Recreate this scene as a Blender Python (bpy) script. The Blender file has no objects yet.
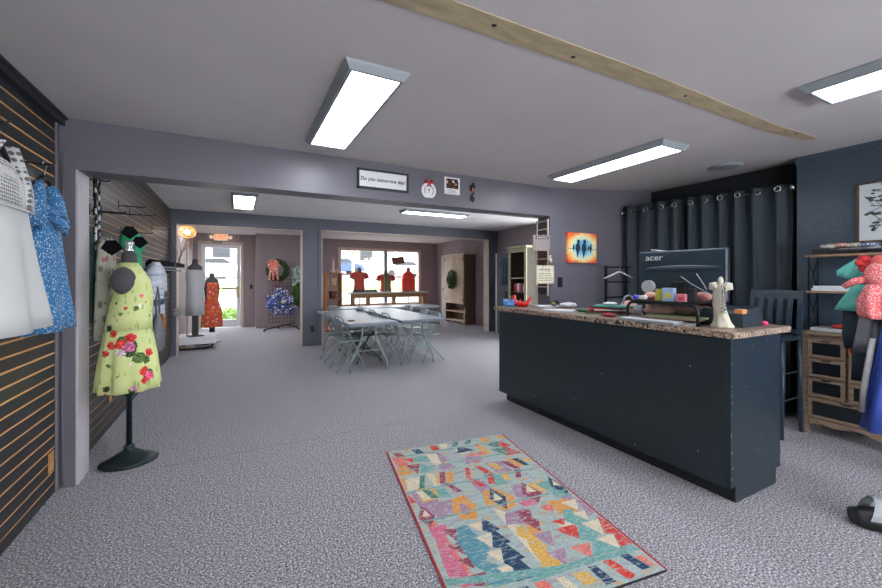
import bpy, bmesh, math, random
from mathutils import Vector, Matrix, Euler
PI = math.pi
sc = bpy.context.scene
col = sc.collection
random.seed(7)

# ------------------------------------------------------------------ materials
def lin(c):
    if isinstance(c, str):
        c = c.lstrip('#'); c = [int(c[i:i+2], 16)/255 for i in (0, 2, 4)]
    return tuple(x/12.92 if x <= .04045 else ((x+.055)/1.055)**2.4 for x in c) + (1,)
MC = {}
class NT:
    def __init__(s, name):
        s.m = bpy.data.materials.new(name); s.m.use_nodes = True
        s.t = s.m.node_tree; s.b = s.t.nodes['Principled BSDF']
    def n(s, kind, **kw):
        n = s.t.nodes.new(kind)
        for k, v in kw.items():
            if k in n.inputs: n.inputs[k].default_value = v
            else: setattr(n, k, v)
        return n
    def l(s, a, b): s.t.links.new(a, b)
    def mix(s, fac, a, b):
        n = s.t.nodes.new('ShaderNodeMix'); n.data_type = 'RGBA'
        for i, v in ((0, fac), (6, a), (7, b)):
            if hasattr(v, 'links') or hasattr(v, 'is_output'): s.l(v, n.inputs[i])
            else: n.inputs[i].default_value = v
        return n.outputs[2]
    def coord(s, scale=(1, 1, 1)):
        tc = s.n('ShaderNodeTexCoord'); mp = s.n('ShaderNodeMapping'); mp.inputs['Scale'].default_value = scale
        s.l(tc.outputs['Object'], mp.inputs['Vector']); return mp.outputs[0]
    def noise(s, scale, vec, detail=3, rough=.6):
        n = s.n('ShaderNodeTexNoise'); n.inputs['Scale'].default_value = scale; n.inputs['Detail'].default_value = detail
        n.inputs['Roughness'].default_value = rough; s.l(vec, n.inputs['Vector']); return n.outputs['Fac']
    def ramp(s, fac, stops, interp='LINEAR'):
        r = s.n('ShaderNodeValToRGB'); e = r.color_ramp.elements; r.color_ramp.interpolation = interp
        while len(e) < len(stops): e.new(.5)
        for i, (p, c) in enumerate(stops):
            e[i].position = p; e[i].color = c if len(c) == 4 else tuple(c)+(1,)
        s.l(fac, r.inputs[0]); return r.outputs[0]
    def bump(s, h, strength, dist=.01):
        b = s.n('ShaderNodeBump'); b.inputs['Strength'].default_value = strength; b.inputs['Distance'].default_value = dist
        s.l(h, b.inputs['Height']); s.l(b.outputs[0], s.b.inputs['Normal'])
def base(name, c, rough=.6, metal=0, spec=.5):
    t = NT(name); t.b.inputs['Base Color'].default_value = lin(c); t.b.inputs['Roughness'].default_value = rough
    t.b.inputs['Metallic'].default_value = metal; t.b.inputs['Specular IOR Level'].default_value = spec
    return t
def mat(name, c, rough=.6, metal=0, var=.12, ns=14, bump=0, bs=None, spec=.5, scale=(1, 1, 1)):
    """colour with a slight procedural variation and optional relief"""
    if name in MC: return MC[name]
    t = base(name, c, rough, metal, spec); v = t.coord(scale); a = lin(c)
    f = t.noise(ns, v)
    lo = tuple(x*(1-var) for x in a[:3]); hi = tuple(min(1, x*(1+var)) for x in a[:3])
    t.l(t.ramp(f, [(.3, lo), (.7, hi)]), t.b.inputs['Base Color'])
    if bump: t.bump(t.noise(bs or ns*4, v), bump)
    MC[name] = t.m; return t.m
def speck(name, cols, scale, thr=None, rough=.8, bump=0, stretch=(1, 1, 1), seam=0):
    """fine speckle of several colours (carpet, granite)"""
    t = base(name, cols[0], rough); v = t.coord(stretch)
    f = t.noise(scale, v, 4, .75)
    n = len(cols); st = [(.38+.24*i/max(1, n-1), lin(c)) for i, c in enumerate(cols)]
    c = t.ramp(f, st)
    if seam:
        sp = t.n('ShaderNodeSeparateXYZ'); t.l(v, sp.inputs[0]); w_ = t.n('ShaderNodeMath', operation='COMPARE'); t.l(sp.outputs[1], w_.inputs[0]); w_.inputs[1].default_value = seam; w_.inputs[2].default_value = .004
        c = t.mix(w_.outputs[0], c, lin('#77767c'))
    t.l(c, t.b.inputs['Base Color'])
    if bump: t.bump(f, bump, .004)
    MC[name] = t.m; return t.m
def print_mat(name, bg, layers, rough=.85, ns=None):
    """fabric print: layers of (colour list, cell scale, threshold, stretch)"""
    t = base(name, bg, rough, spec=.2); cur = lin(bg); first = True
    for cols, scale, thr, st in layers:
        v = t.coord(st); w = t.n('ShaderNodeTexNoise'); w.inputs['Scale'].default_value = scale*2.2; t.l(v, w.inputs['Vector'])
        mx = t.n('ShaderNodeMix'); mx.data_type = 'RGBA'; mx.blend_type = 'LINEAR_LIGHT'; mx.inputs[0].default_value = .22/scale
        t.l(v, mx.inputs[6]); t.l(w.outputs['Color'], mx.inputs[7])
        vo = t.n('ShaderNodeTexVoronoi'); vo.inputs['Scale'].default_value = scale; t.l(mx.outputs[2], vo.inputs['Vector'])
        m = t.n('ShaderNodeMath', operation='LESS_THAN'); t.l(vo.outputs['Distance'], m.inputs[0]); m.inputs[1].default_value = thr
        sep = t.n('ShaderNodeSeparateColor'); t.l(vo.outputs['Color'], sep.inputs[0])
        k = len(cols); c = t.ramp(sep.outputs[0], [(i/k, lin(x)) for i, x in enumerate(cols)], 'CONSTANT') if k > 1 else lin(cols[0])
        cur = t.mix(m.outputs[0], cur, c)
    t.l(cur, t.b.inputs['Base Color']); MC[name] = t.m; return t.m
def spots_mat(name, bg, sub_cols, spots, rough=.8):
    """fabric with individually placed blossoms: spots = (x, y, z, radius, colour) in object space"""
    t = base(name, bg, rough, spec=.2); v = t.coord(); cur = t.ramp(t.noise(9, v), [(.3, lin(bg)), (.7, lin(sub_cols[0]))])
    v2 = t.coord((1.7, 1.7, .55)); vo = t.n('ShaderNodeTexVoronoi'); vo.inputs['Scale'].default_value = 19; t.l(v2, vo.inputs['Vector'])
    m = t.n('ShaderNodeMath', operation='LESS_THAN'); t.l(vo.outputs['Distance'], m.inputs[0]); m.inputs[1].default_value = .25; cur = t.mix(m.outputs[0], cur, lin(sub_cols[1]))
    nz = t.n('ShaderNodeTexNoise'); nz.inputs['Scale'].default_value = 55; nz.inputs['Detail'].default_value = 3; t.l(v, nz.inputs['Vector'])
    wv = t.n('ShaderNodeMix'); wv.data_type = 'RGBA'; wv.blend_type = 'LINEAR_LIGHT'; wv.inputs[0].default_value = .018; t.l(v, wv.inputs[6]); t.l(nz.outputs['Color'], wv.inputs[7])
    for x, y, z, r, c in spots:
        d = t.n('ShaderNodeVectorMath', operation='DISTANCE'); t.l(wv.outputs[2], d.inputs[0]); d.inputs[1].default_value = (x, y, z)
        m = t.n('ShaderNodeMath', operation='LESS_THAN'); t.l(d.outputs['Value'], m.inputs[0]); m.inputs[1].default_value = r
        cc = lin(c); col_ = t.ramp(nz.outputs['Fac'], [(.40, tuple(k*.62 for k in cc[:3])), (.5, cc), (.62, tuple(min(1, k*1.25+.06) for k in cc[:3]))]); cur = t.mix(m.outputs[0], cur, col_)
    t.l(cur, t.b.inputs['Base Color']); MC[name] = t.m; return t.m
def wood(name, c1, c2, scale=(1, 12, 12), rough=.6, ns=4):
    t = base(name, c1, rough); v = t.coord(scale); f = t.noise(ns, v, 6, .65)
    t.l(t.ramp(f, [(.35, lin(c1)), (.62, lin(c2))]), t.b.inputs['Base Color']); t.bump(f, .15)
    MC[name] = t.m; return t.m
def emit(name, c, s):
    t = base(name, c, .4); t.b.inputs['Emission Color'].default_value = lin(c); t.b.inputs['Emission Strength'].default_value = s
    return t.m

M = {}
LAMP = 9.0
WORLD = 5.0
M['ceil'] = mat('ceiling_paint', '#c6c1c2', .9, var=.03, ns=2, bump=.06, bs=25, spec=.1)
M['ceil2'] = mat('ceiling_paint_middle_room', '#e4e2e2', .9, var=.04, ns=2, bump=.1, bs=18, spec=.1)
M['carpet'] = speck('grey_carpet', ['#3f3e44', '#7f7d84', '#a19fa6', '#eeecf2'], 98, rough=1, bump=.5, seam=3.46)
def wallpaint(name, c, rough, b, bs, var=.04):
    return mat(name, c, rough, var=var, ns=3, bump=b, bs=bs, spec=.45)
M['beam'] = wallpaint('mauve_grey_paint', '#66646e', .38, .12, 9)
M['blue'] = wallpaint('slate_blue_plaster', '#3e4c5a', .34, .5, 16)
M['slate'] = wallpaint('slate_grey_paint', '#5b5c68', .5, .1, 10)
M['mauve'] = wallpaint('warm_mauve_paint', '#96888b', .6, .1, 10)
t = base('painted_block', '#82777f', .6); v = t.coord((1, 1, 1)); br = t.n('ShaderNodeTexBrick'); t.l(v, br.inputs['Vector'])
rot = t.n('ShaderNodeMapping'); rot.inputs['Rotation'].default_value = (PI/2, 0, PI/2); tc = t.n('ShaderNodeTexCoord'); t.l(tc.outputs['Object'], rot.inputs['Vector'])
sx = t.n('ShaderNodeSeparateXYZ'); cx = t.n('ShaderNodeCombineXYZ'); t.l(tc.outputs['Object'], sx.inputs[0]); t.l(sx.outputs[1], cx.inputs[0]); t.l(sx.outputs[2], cx.inputs[1])
t.l(cx.outputs[0], br.inputs['Vector']); br.inputs['Scale'].default_value = 1.0; br.inputs['Brick Width'].default_value = .2; br.inputs['Row Height'].default_value = .1; br.inputs['Mortar Size'].default_value = .006
br.inputs['Color1'].default_value = lin('#a3979d'); br.inputs['Color2'].default_value = lin('#998c93'); br.inputs['Mortar'].default_value = lin('#82777d')
t.l(br.outputs[0], t.b.inputs['Base Color']); t.bump(br.outputs[1], -.4); M['block'] = t.m
M['board'] = mat('slat_board_charcoal', '#25272b', .42, var=.15, ns=5)
M['groove'] = mat('slat_groove_wood', '#d9a468', .55, var=.15, ns=6)
M['trim'] = mat('mauve_trim', '#6d6a74', .45, var=.05)
M['jamb'] = mat('pale_jamb_paint', '#b3aeb4', .55, var=.06)
M['cream'] = mat('cream_trim', '#c9b9ac', .5)
M['white'] = mat('white_paint', '#dcdce0', .5, var=.04)
M['fixture'] = mat('fixture_housing', '#8d949a', .4, var=.04)
M['lens'] = emit('lamp_lens', '#f4f8ff', LAMP)
M['counter'] = mat('counter_blue_black_panel', '#1f2b32', .34, var=.12, ns=3, bump=.03, bs=12)
M['black'] = mat('matte_black', '#15181b', .45)
M['blackm'] = mat('black_metal', '#1c2023', .35, metal=.4)
t = base('granite_laminate', '#8b7a6c', .28); v = t.coord(); f = t.noise(60, v, 5, .7); vo = t.n('ShaderNodeTexVoronoi'); vo.inputs['Scale'].default_value = 55; t.l(v, vo.inputs['Vector'])
c1 = t.ramp(f, [(.33, lin('#3b302b')), (.47, lin('#86705e')), (.56, lin('#b5a593')), (.68, lin('#d8cec2'))]); sep = t.n('ShaderNodeSeparateColor'); t.l(vo.outputs['Color'], sep.inputs[0])
mm = t.n('ShaderNodeMath', operation='GREATER_THAN'); t.l(sep.outputs[0], mm.inputs[0]); mm.inputs[1].default_value = .86
t.l(t.mix(mm.outputs[0], c1, lin('#33292a')), t.b.inputs['Base Color']); M['granite'] = t.m
M['greymetal'] = mat('grey_green_metal', '#8c9b9d', .35, metal=.2, var=.06)
M['tabletop'] = mat('grey_plastic_tabletop', '#88929c', .36, var=.04, ns=8)
M['tableedge'] = mat('grey_table_rim', '#7d8b93', .4)
M['chrome'] = mat('brushed_chrome', '#c8ccd0', .25, metal=.9, var=.03)
M['curtain'] = mat('slate_curtain_cloth', '#353d43', .75, var=.12, ns=30, spec=.15)
M['oldwood'] = wood('weathered_wood', '#74604f', '#9b8672', (3, 3, 22), .7)
M['oldwoodh'] = wood('weathered_wood_rail', '#745f4e', '#9f8a75', (3, 3, 30), .7, 5)
M['shelfwood'] = wood('shelf_wood', '#7b634e', '#a88c70', (10, 1, 10), .6)
M['honey'] = wood('honey_wood', '#8a5022', '#b9783c', (6, 6, 2), .5)
M['bench'] = wood('bench_wood', '#8a6136', '#b58a58', (2, 10, 10), .5)
M['cabwood'] = wood('pale_cabinet_wood', '#b49c84', '#d3bfa6', (8, 8, 1.5), .6)
M['darkwood'] = wood('brown_cabinet_wood', '#4a3226', '#6d4e3b', (8, 8, 1.5), .6)
M['darkchair'] = mat('blue_black_wood', '#293947', .35, var=.12)
M['olive'] = mat('distressed_olive_paint', '#a5a487', .7, var=.15, ns=9)
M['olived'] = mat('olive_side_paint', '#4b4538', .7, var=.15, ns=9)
M['glassdark'] = mat('dark_panel', '#1b2128', .3)

# ------------------------------------------------------------------ mesh helpers
def B(): return bmesh.new()
def box(bm, x0, x1, y0, y1, z0, z1, mi=0, bev=0, mtx=None):
    vs = [bm.verts.new((x, y, z)) for z in (z0, z1) for x, y in ((x0, y0), (x1, y0), (x1, y1), (x0, y1))]
    fs = [bm.faces.new([vs[i] for i in f]) for f in ((3, 2, 1, 0), (4, 5, 6, 7), (0, 1, 5, 4), (1, 2, 6, 5), (2, 3, 7, 6), (3, 0, 4, 7))]
    for f in fs: f.material_index = mi
    if bev:
        es = list({e for f in fs for e in f.edges}); r = bmesh.ops.bevel(bm, geom=es, offset=bev, segments=2, affect='EDGES', profile=.6)
        for f in r['faces']: f.material_index = mi
        vs = list({v for f in r['faces'] for v in f.verts} | {v for v in vs if v.is_valid})
    if mtx: bmesh.ops.transform(bm, matrix=mtx, verts=[v for v in vs if v.is_valid])
    return vs
def loft(bm, rings, mi=0, cap=True, closed=True, smooth=True):
    R = [[bm.verts.new(p) for p in r] for r in rings]; n = len(R[0]); fs = []
    for a, b in zip(R, R[1:]):
        for i in range(n if closed else n-1):
            fs.append(bm.faces.new((a[i], a[(i+1) % n], b[(i+1) % n], b[i])))
    if cap and closed:
        fs.append(bm.faces.new(R[0][::-1])); fs.append(bm.faces.new(R[-1]))
    for f in fs: f.material_index = mi; f.smooth = smooth
    if cap and closed: fs[-1].smooth = fs[-2].smooth = False
    return R
def tube(bm, pts, r, n=8, mi=0, cap=True):
    pts = [Vector(p) for p in pts]; rings = []; up = None
    rs = r if isinstance(r, (list, tuple)) else [r]*len(pts)
    for i, p in enumerate(pts):
        d = (pts[min(i+1, len(pts)-1)]-pts[max(i-1, 0)]).normalized()
        if up is None:
            up = Vector((0, 0, 1)) if abs(d.z) < .9 else Vector((1, 0, 0))
        s = d.cross(up)
        if s.length < 1e-4: s = d.cross(Vector((0, 1, 0)))
        s.normalize(); up = s.cross(d).normalized()
        rings.append([p+(s*math.cos(a)+up*math.sin(a))*rs[i] for a in [2*PI*k/n for k in range(n)]])
    return loft(bm, rings, mi, cap)
def lathe(bm, prof, c=(0, 0), n=20, sx=1, sy=1, mi=0, flute=0, nf=0):
    return loft(bm, [[(c[0]+r*sx*(1+flute*math.cos(nf*a))*math.cos(a), c[1]+r*sy*(1+flute*math.cos(nf*a))*math.sin(a), z) for a in [2*PI*k/n for k in range(n)]] for r, z in prof], mi)
def arc(c, r, a0, a1, n, ax=(1, 0, 0), ay=(0, 0, 1)):
    c, ax, ay = Vector(c), Vector(ax), Vector(ay)
    return [c+ax*r*math.cos(a0+(a1-a0)*i/n)+ay*r*math.sin(a0+(a1-a0)*i/n) for i in range(n+1)]
def prism(bm, pts, off, mi=0):
    """polygon (3-D points) extruded by a vector"""
    a = [bm.verts.new(p) for p in pts]; b = [bm.verts.new(Vector(p)+Vector(off)) for p in pts]; n = len(a)
    fs = [bm.faces.new(a[::-1]), bm.faces.new(b)]+[bm.faces.new((a[i], a[(i+1) % n], b[(i+1) % n], b[i])) for i in range(n)]
    for f in fs: f.material_index = mi
def blob(bm, c, r, s=(1, 1, 1), mi=0, sub=2, jit=0):
    g = bmesh.ops.create_icosphere(bm, subdivisions=sub, radius=r)
    for v in g['verts']:
        k = 1+random.uniform(-jit, jit); v.co = Vector((v.co.x*s[0]*k+c[0], v.co.y*s[1]*k+c[1], v.co.z*s[2]*k+c[2]))
    for v in g['verts']:
        for f in v.link_faces: f.material_index = mi; f.smooth = True
def obj(name, bm, m, parent=None, loc=None, rz=None, label=None):
    me = bpy.data.meshes.new(name); bmesh.ops.recalc_face_normals(bm, faces=bm.faces[:]); bm.to_mesh(me); bm.free()
    for x in (m if isinstance(m, (list, tuple)) else [m]): me.materials.append(x)
    o = bpy.data.objects.new(name, me); col.objects.link(o)
    if parent: o.parent = parent
    if loc: o.location = loc
    if rz is not None: o.rotation_euler = (0, 0, rz)
    if label: o['label'] = label
    return o
def tag(o, label, cat, group=None, kind=None):
    o['label'] = label; o['category'] = cat
    if group: o['group'] = group
    if kind: o['kind'] = kind
    return o
def thing(name, label, cat, loc=(0, 0, 0), rz=0, group=None):
    o = bpy.data.objects.new(name, None); col.objects.link(o); o.empty_display_size = .1
    o.location = loc; o.rotation_euler = (0, 0, rz); return tag(o, label, cat, group)
def struct(name, bm, m, parent=None):
    o = obj(name, bm, m, parent)
    if not parent: o['kind'] = 'structure'
    return o
def copy_tree(o, parent=None):
    c = o.copy(); col.objects.link(c)
    if parent: c.parent = parent
    for ch in [x for x in col.objects if x.parent == o]: copy_tree(ch, c)
    return c
def place(proto, loc, rz, label, group=None):
    o = proto if 'used' not in proto.keys() else copy_tree(proto)
    proto['used'] = 1
    if 'used' in o.keys() and o is not proto: del o['used']
    o.location = loc; o.rotation_euler = (0, 0, rz); o['label'] = label
    if group: o['group'] = group
    return o
def text(s, size, m, parent, loc, rot, name='lettering', ext=.0012, align='CENTER', shear=0, sx=1, sp=1, off=0):
    cu = bpy.data.curves.new(name, 'FONT'); cu.body = s; cu.size = size; cu.extrude = ext; cu.align_x = align; cu.align_y = 'CENTER'; cu.shear = shear; cu.space_character = sp; cu.offset = off
    to = bpy.data.objects.new('tmp', cu); col.objects.link(to); bpy.context.view_layer.update()
    me = bpy.data.meshes.new_from_object(to.evaluated_get(bpy.context.evaluated_depsgraph_get())); bpy.data.objects.remove(to)
    me.materials.clear(); me.materials.append(m); o = bpy.data.objects.new(name, me); col.objects.link(o)
    o.parent = parent; o.location = loc; o.rotation_euler = rot; o.scale = (sx, 1, 1); return o
FX = (PI/2, 0, 0)          # text facing -y
FW = (PI/2, 0, -PI/2)      # text facing -x
FE = (PI/2, 0, PI/2)       # text facing +x

# ------------------------------------------------------------------ camera, world
cam_d = bpy.data.cameras.new('camera'); cam = bpy.data.objects.new('camera', cam_d); col.objects.link(cam)
FPX = 388.0; cam_d.sensor_width = 36; cam_d.lens = FPX/882*36; cam_d.shift_y = -(294-278)/882; cam_d.clip_start = .05
yaw = math.atan((441-237)/FPX); cam.location = (0, 0, 1.38); cam.rotation_euler = (PI/2, 0, -yaw); sc.camera = cam
w = bpy.data.worlds.new('overcast_sky'); sc.world = w; w.use_nodes = True
w.node_tree.nodes['Background'].inputs[0].default_value = (.93, .96, 1, 1); w.node_tree.nodes['Background'].inputs[1].default_value = WORLD
sc.view_settings.view_transform = 'Standard'; sc.view_settings.look = 'None'; sc.view_settings.gamma = 1; sc.view_settings.exposure = 1.08
# ------------------------------------------------------------------ room shell
XL, XR, YB, YF = -1.04, 4.85, 3.427, -3.0      # front room; the partition stands at YB
Y2, YW, XM = 8.25, 12.3, 6.0
bm = B(); box(bm, XL-.3, 6.6, YF-.2, YW+.1, -.1, 0); struct('floor', bm, M['carpet'])
bm = B()                                        # front ceiling: level, then rising slightly to the right wall
xs = [(XL-.1, 2.44), (3.3, 2.44), (5.2, 2.58)]
for (a, za), (b_, zb) in zip(xs, xs[1:]):
    v = [bm.verts.new(p) for p in ((a, YF-.1, za), (b_, YF-.1, zb), (b_, YB+.06, zb), (a, YB+.06, za), (a, YF-.1, za+.1), (b_, YF-.1, zb+.1), (b_, YB+.06, zb+.1), (a, YB+.06, za+.1))]
    for f in ((0, 1, 2, 3), (7, 6, 5, 4), (0, 4, 5, 1), (2, 6, 7, 3), (1, 5, 6, 2), (3, 7, 4, 0)): bm.faces.new([v[i] for i in f])
struct('ceiling', bm, M['ceil'])
bm = B(); box(bm, XL-.1, 6.6, YB+.06, YW+.2, 2.6, 2.7); struct('ceiling', bm, M['ceil2'])
# slat walls on the left
def slats(name, y0, y1, ztop, off, gap=.013):
    bm = B(); box(bm, XL-.06, XL-.005, y0, y1, 0, ztop, 1)
    z = off; box(bm, XL-.012, XL, y0, y1, 0, off-gap, 0)
    while z < ztop-.03:
        box(bm, XL-.012, XL, y0, y1, z, min(z+.0755-gap, ztop), 0); z += .0755
    return struct(name, bm, [M['board'], M['groove']])
slats('wall_left', YF, YB, 2.44, .075)
slats('wall_left', YB+.2, Y2, 2.6, .075, .009)
bm = B(); box(bm, XL, XL+.035, YF, YB, 2.385, 2.44); box(bm, XL, XL+.05, YF, YB, 2.425, 2.44); struct('trim_1', bm, M['board'])
bm = B(); box(bm, XL, XL+.012, YB-.055, YB-.016, 0, 2.385, 0, .002); struct('trim_2', bm, M['trim'])
# partition with the wide opening
def wall_with_openings(name, x0, x1, y0, y1, zt, ops, m):
    bm = B(); x = x0
    for a, b_, z0, z1 in ops:
        box(bm, x, a, y0, y1, 0, zt)
        if z0 > 0: box(bm, a, b_, y0, y1, 0, z0)
        box(bm, a, b_, y0, y1, z1, zt); x = b_
    box(bm, x, x1, y0, y1, 0, zt); return struct(name, bm, m)
OX0, OX1, OZ = -.95, 3.24, 2.10
wall_with_openings('wall_back', XL-.06, 5.2, YB, YB+.2, 2.62, [(OX0, OX1, 0, OZ)], M['beam'])
bm = B(); box(bm, OX0-.07, OX0, YB-.016, YB, 0, OZ+.065, 0, .002); box(bm, OX0, OX1, YB-.016, YB, OZ, OZ+.065, 0, .002); struct('trim_3', bm, M['beam'])
bm = B(); box(bm, OX0, OX0+.012, YB-.016, YB+.21, 0, OZ, 0, .002); struct('trim_4', bm, M['jamb'])
def glass_mat():
    t = NT('window_glass'); t.t.nodes.remove(t.b)
    tr = t.n('ShaderNodeBsdfTransparent'); gl = t.n('ShaderNodeBsdfGlossy'); gl.inputs['Roughness'].default_value = .02
    mx = t.n('ShaderNodeMixShader'); mx.inputs[0].default_value = .06; out = t.t.nodes['Material Output']
    t.l(tr.outputs[0], mx.inputs[1]); t.l(gl.outputs[0], mx.inputs[2]); t.l(mx.outputs[0], out.inputs[0]); return t.m
M['glass'] = glass_mat()
# right wall: solid near the camera, recessed behind the curtains
bm = B(); box(bm, XR, 5.3, YF, 1.74, 0, 2.7); struct('wall_right', bm, M['blue'])
bm = B(); box(bm, 5.12, 5.3, 1.74, YB+.1, 0, 2.7); struct('wall_right_recess', bm, mat('recess_dark', '#20262b', .7))  # recess wall coloured near-black, darker than the blue part
bm = B(); box(bm, XR-.03, XR, YF, 1.75, 2.49, 2.56, 0, .004); struct('trim_5', bm, M['blue'])
wall_with_openings('wall_front', XL-.1, 5.3, YF-.15, YF, 2.7, [(-.7, 4.5, .25, 2.32)], M['beam'])
# middle room
bm = B(); box(bm, XM, XM+.2, YB+.2, 3.75, 0, 2.65); box(bm, XM, XM+.2, 6.35, Y2+.1, 0, 2.65); box(bm, XM, XM+.2, 3.75, 6.35, 0, .3); box(bm, XM, XM+.2, 3.75, 6.35, 2.5, 2.65); struct('wall_middle_right', bm, M['block'])
bm = B()
for y0, y1 in ((3.75, 3.81), (5.02, 5.08), (6.29, 6.35)): box(bm, XM+.05, XM+.12, y0, y1, .3, 2.5)
for z0, z1 in ((.3, .36), (2.44, 2.5)): box(bm, XM+.05, XM+.12, 3.81, 6.29, z0, z1)
w3 = struct('window_added_2', bm, M['cream'])  # window added out of view to brighten the middle room
for y0, y1 in ((3.81, 5.02), (5.08, 6.29)):
    bm = B(); box(bm, XM+.08, XM+.086, y0, y1, .36, 2.44); obj('window_pane', bm, M['glass'], w3)
bm = B()
for x0 in (-.7, 1.02, 2.72, 4.44): box(bm, x0, x0+.06, YF-.11, YF-.04, .25, 2.32)
for z0 in (.25, 2.26): box(bm, -.64, 4.44, YF-.11, YF-.04, z0, z0+.06)
w3 = struct('window_added_3', bm, M['cream'])  # shop-front window added behind the camera as fill light
for x0, x1 in ((-.64, 1.02), (1.08, 2.72), (2.78, 4.44)):
    bm = B(); box(bm, x0, x1, YF-.08, YF-.074, .31, 2.26); obj('window_pane', bm, M['glass'], w3)
bm = B(); box(bm, 5.2, XM+.2, YB-.1, YB+.22, 0, 2.65); struct('wall_middle_front', bm, M['beam'])
bm = B()
wall_with_openings('wall_middle', XL-.06, XM+.35, Y2, Y2+.2, 2.62, [(-.95, 1.17, 0, 2.34), (1.55, 5.72, 0, 2.37)], M['slate'])
bm.free(); bm = B()
for a, s, zt in ((-.95, 1, 2.34), (1.17, -1, 2.34), (1.55, 1, 2.37), (5.72, -1, 2.37)):
    box(bm, min(a, a+s*.014), max(a, a+s*.014), Y2-.012, Y2+.212, 0, zt)
for a, b_, z in ((-.936, 1.156, 2.34), (1.564, 5.706, 2.37)): box(bm, a, b_, Y2-.012, Y2+.212, z-.014, z)
struct('trim_6', bm, M['cream'])
bm = B()
for a, s, zt in ((-.95, -1, 2.34), (1.17, 1, 2.34), (1.55, -1, 2.37), (5.72, 1, 2.37)):
    box(bm, min(a, a+s*.07), max(a, a+s*.07), Y2-.014, Y2, 0, zt+.07, 0, .002)
for a, b_, z in ((-.95, 1.17, 2.34), (1.55, 5.72, 2.37)): box(bm, a, b_, Y2-.014, Y2, z, z+.07, 0, .002)
struct('trim_7', bm, M['slate'])
bm = B(); box(bm, 1.24, 1.48, Y2-.026, Y2-.012, 0, .09, 0, .003); struct('baseboard_middle', bm, M['slate'])
bm = B(); box(bm, OX1, 3.6, YB+.2, YB+.215, 0, .09); struct('baseboard_back', bm, M['beam'])
# far rooms: entry on the left, shop-window room on the right
bm = B(); box(bm, XL-.12, XL, Y2+.2, YW, 0, 2.65); struct('wall_entry_left', bm, M['mauve'])
wall_with_openings('wall_entry_far', XL-.12, .455, YW, YW+.2, 2.65, [(-.86, .09, 0, 2.31)], M['mauve'])
bm = B(); box(bm, .455, 2.05, 11.78, YW+.2, 0, 2.65); struct('wall_entry_right', bm, M['mauve'])
bm = B(); box(bm, .455, 2.05, 11.765, 11.78, 0, .1, 0, .003); box(bm, .1, .455, YW-.015, YW, 0, .1, 0, .003); struct('baseboard_entry', bm, M['mauve'])
WX0, WX1, WZ0, WZ1 = 2.87, 5.60, .52, 2.28
wall_with_openings('wall_window', 2.05, 6.5, YW, YW+.2, 2.65, [(WX0, WX1, WZ0, WZ1)], M['mauve'])
bm = B(); box(bm, 6.3, 6.5, Y2+.2, YW, 0, 2.65); struct('wall_far_right', bm, M['block'])
# shop window: frame, mullion, glass
bm = B(); F_ = .05
box(bm, WX0-.06, WX0+.03, YW-.03, YW+.1, WZ0-.06, WZ1+.07); box(bm, WX1-.03, WX1+.06, YW-.03, YW+.1, WZ0-.06, WZ1+.07)
box(bm, WX0, WX1, YW-.03, YW+.1, WZ1-.02, WZ1+.07); box(bm, WX0, WX1, YW-.05, YW+.1, WZ0-.06, WZ0+.03)
win = struct('window_1', bm, M['cream'])
bm = B(); box(bm, 4.34, 4.44, YW-.01, YW+.09, WZ0, WZ1); obj('mullion', bm, M['fixture'], win)
for a, b_ in ((WX0, 4.34), (4.44, WX1)):
    bm = B(); box(bm, a, b_, YW+.03, YW+.036, WZ0, WZ1); obj('window_pane', bm, M['glass'], win)
# glazed entry door
bm = B(); box(bm, -.93, -.86, YW-.04, YW+.1, 0, 2.38); box(bm, .09, .16, YW-.04, YW+.1, 0, 2.38); box(bm, -.86, .09, YW-.04, YW+.1, 2.31, 2.38)
struct('door_1', bm, M['cream']); dr = [o for o in col.objects if o.name == 'door_1'][0]
bm = B(); box(bm, -.855, -.76, YW, YW+.05, .02, 2.30); box(bm, 0, .085, YW, YW+.05, .02, 2.30); box(bm, -.76, 0, YW, YW+.05, 2.21, 2.30); box(bm, -.76, 0, YW, YW+.05, .02, .22)
obj('door_leaf', bm, M['white'], dr)
bm = B(); box(bm, -.76, 0, YW+.02, YW+.026, .22, 2.21); obj('door_pane', bm, M['glass'], dr)
bm = B(); tube(bm, [(-.8, YW-.05, 1.09), (.04, YW-.05, 1.09)], .014); box(bm, -.35, .02, YW-.08, YW-.02, 1.06, 1.12, 0, .008); box(bm, -.02, .05, YW-.07, YW+.01, .85, 1.16, 0, .006); obj('push_bar', bm, M['cabwood'], dr)
bm = B(); box(bm, -.6, -.35, YW-.1, YW-.04, 2.315, 2.375, 0, .006); obj('door_closer', bm, M['fixture'], dr)
# closed white door in the far right wall
bm = B(); box(bm, 6.26, 6.31, 10.98, 11.08, 0, 2.14); box(bm, 6.26, 6.31, 11.78, 11.88, 0, 2.14); box(bm, 6.26, 6.31, 11.08, 11.78, 2.06, 2.14); d2 = struct('door_2', bm, M['cream'])
bm = B(); box(bm, 6.275, 6.31, 11.08, 11.78, .01, 2.06)
for z0, z1 in ((.25, .9), (1.05, 1.95)):
    for y0, y1 in ((11.16, 11.4), (11.46, 11.7)): box(bm, 6.268, 6.275, y0, y1, z0, z1, 0, .003)
obj('door_leaf', bm, M['jamb'], d2)
bm = B(); blob(bm, (6.245, 11.72, 1.0), .028); obj('door_knob', bm, M['honey'], d2)

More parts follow.
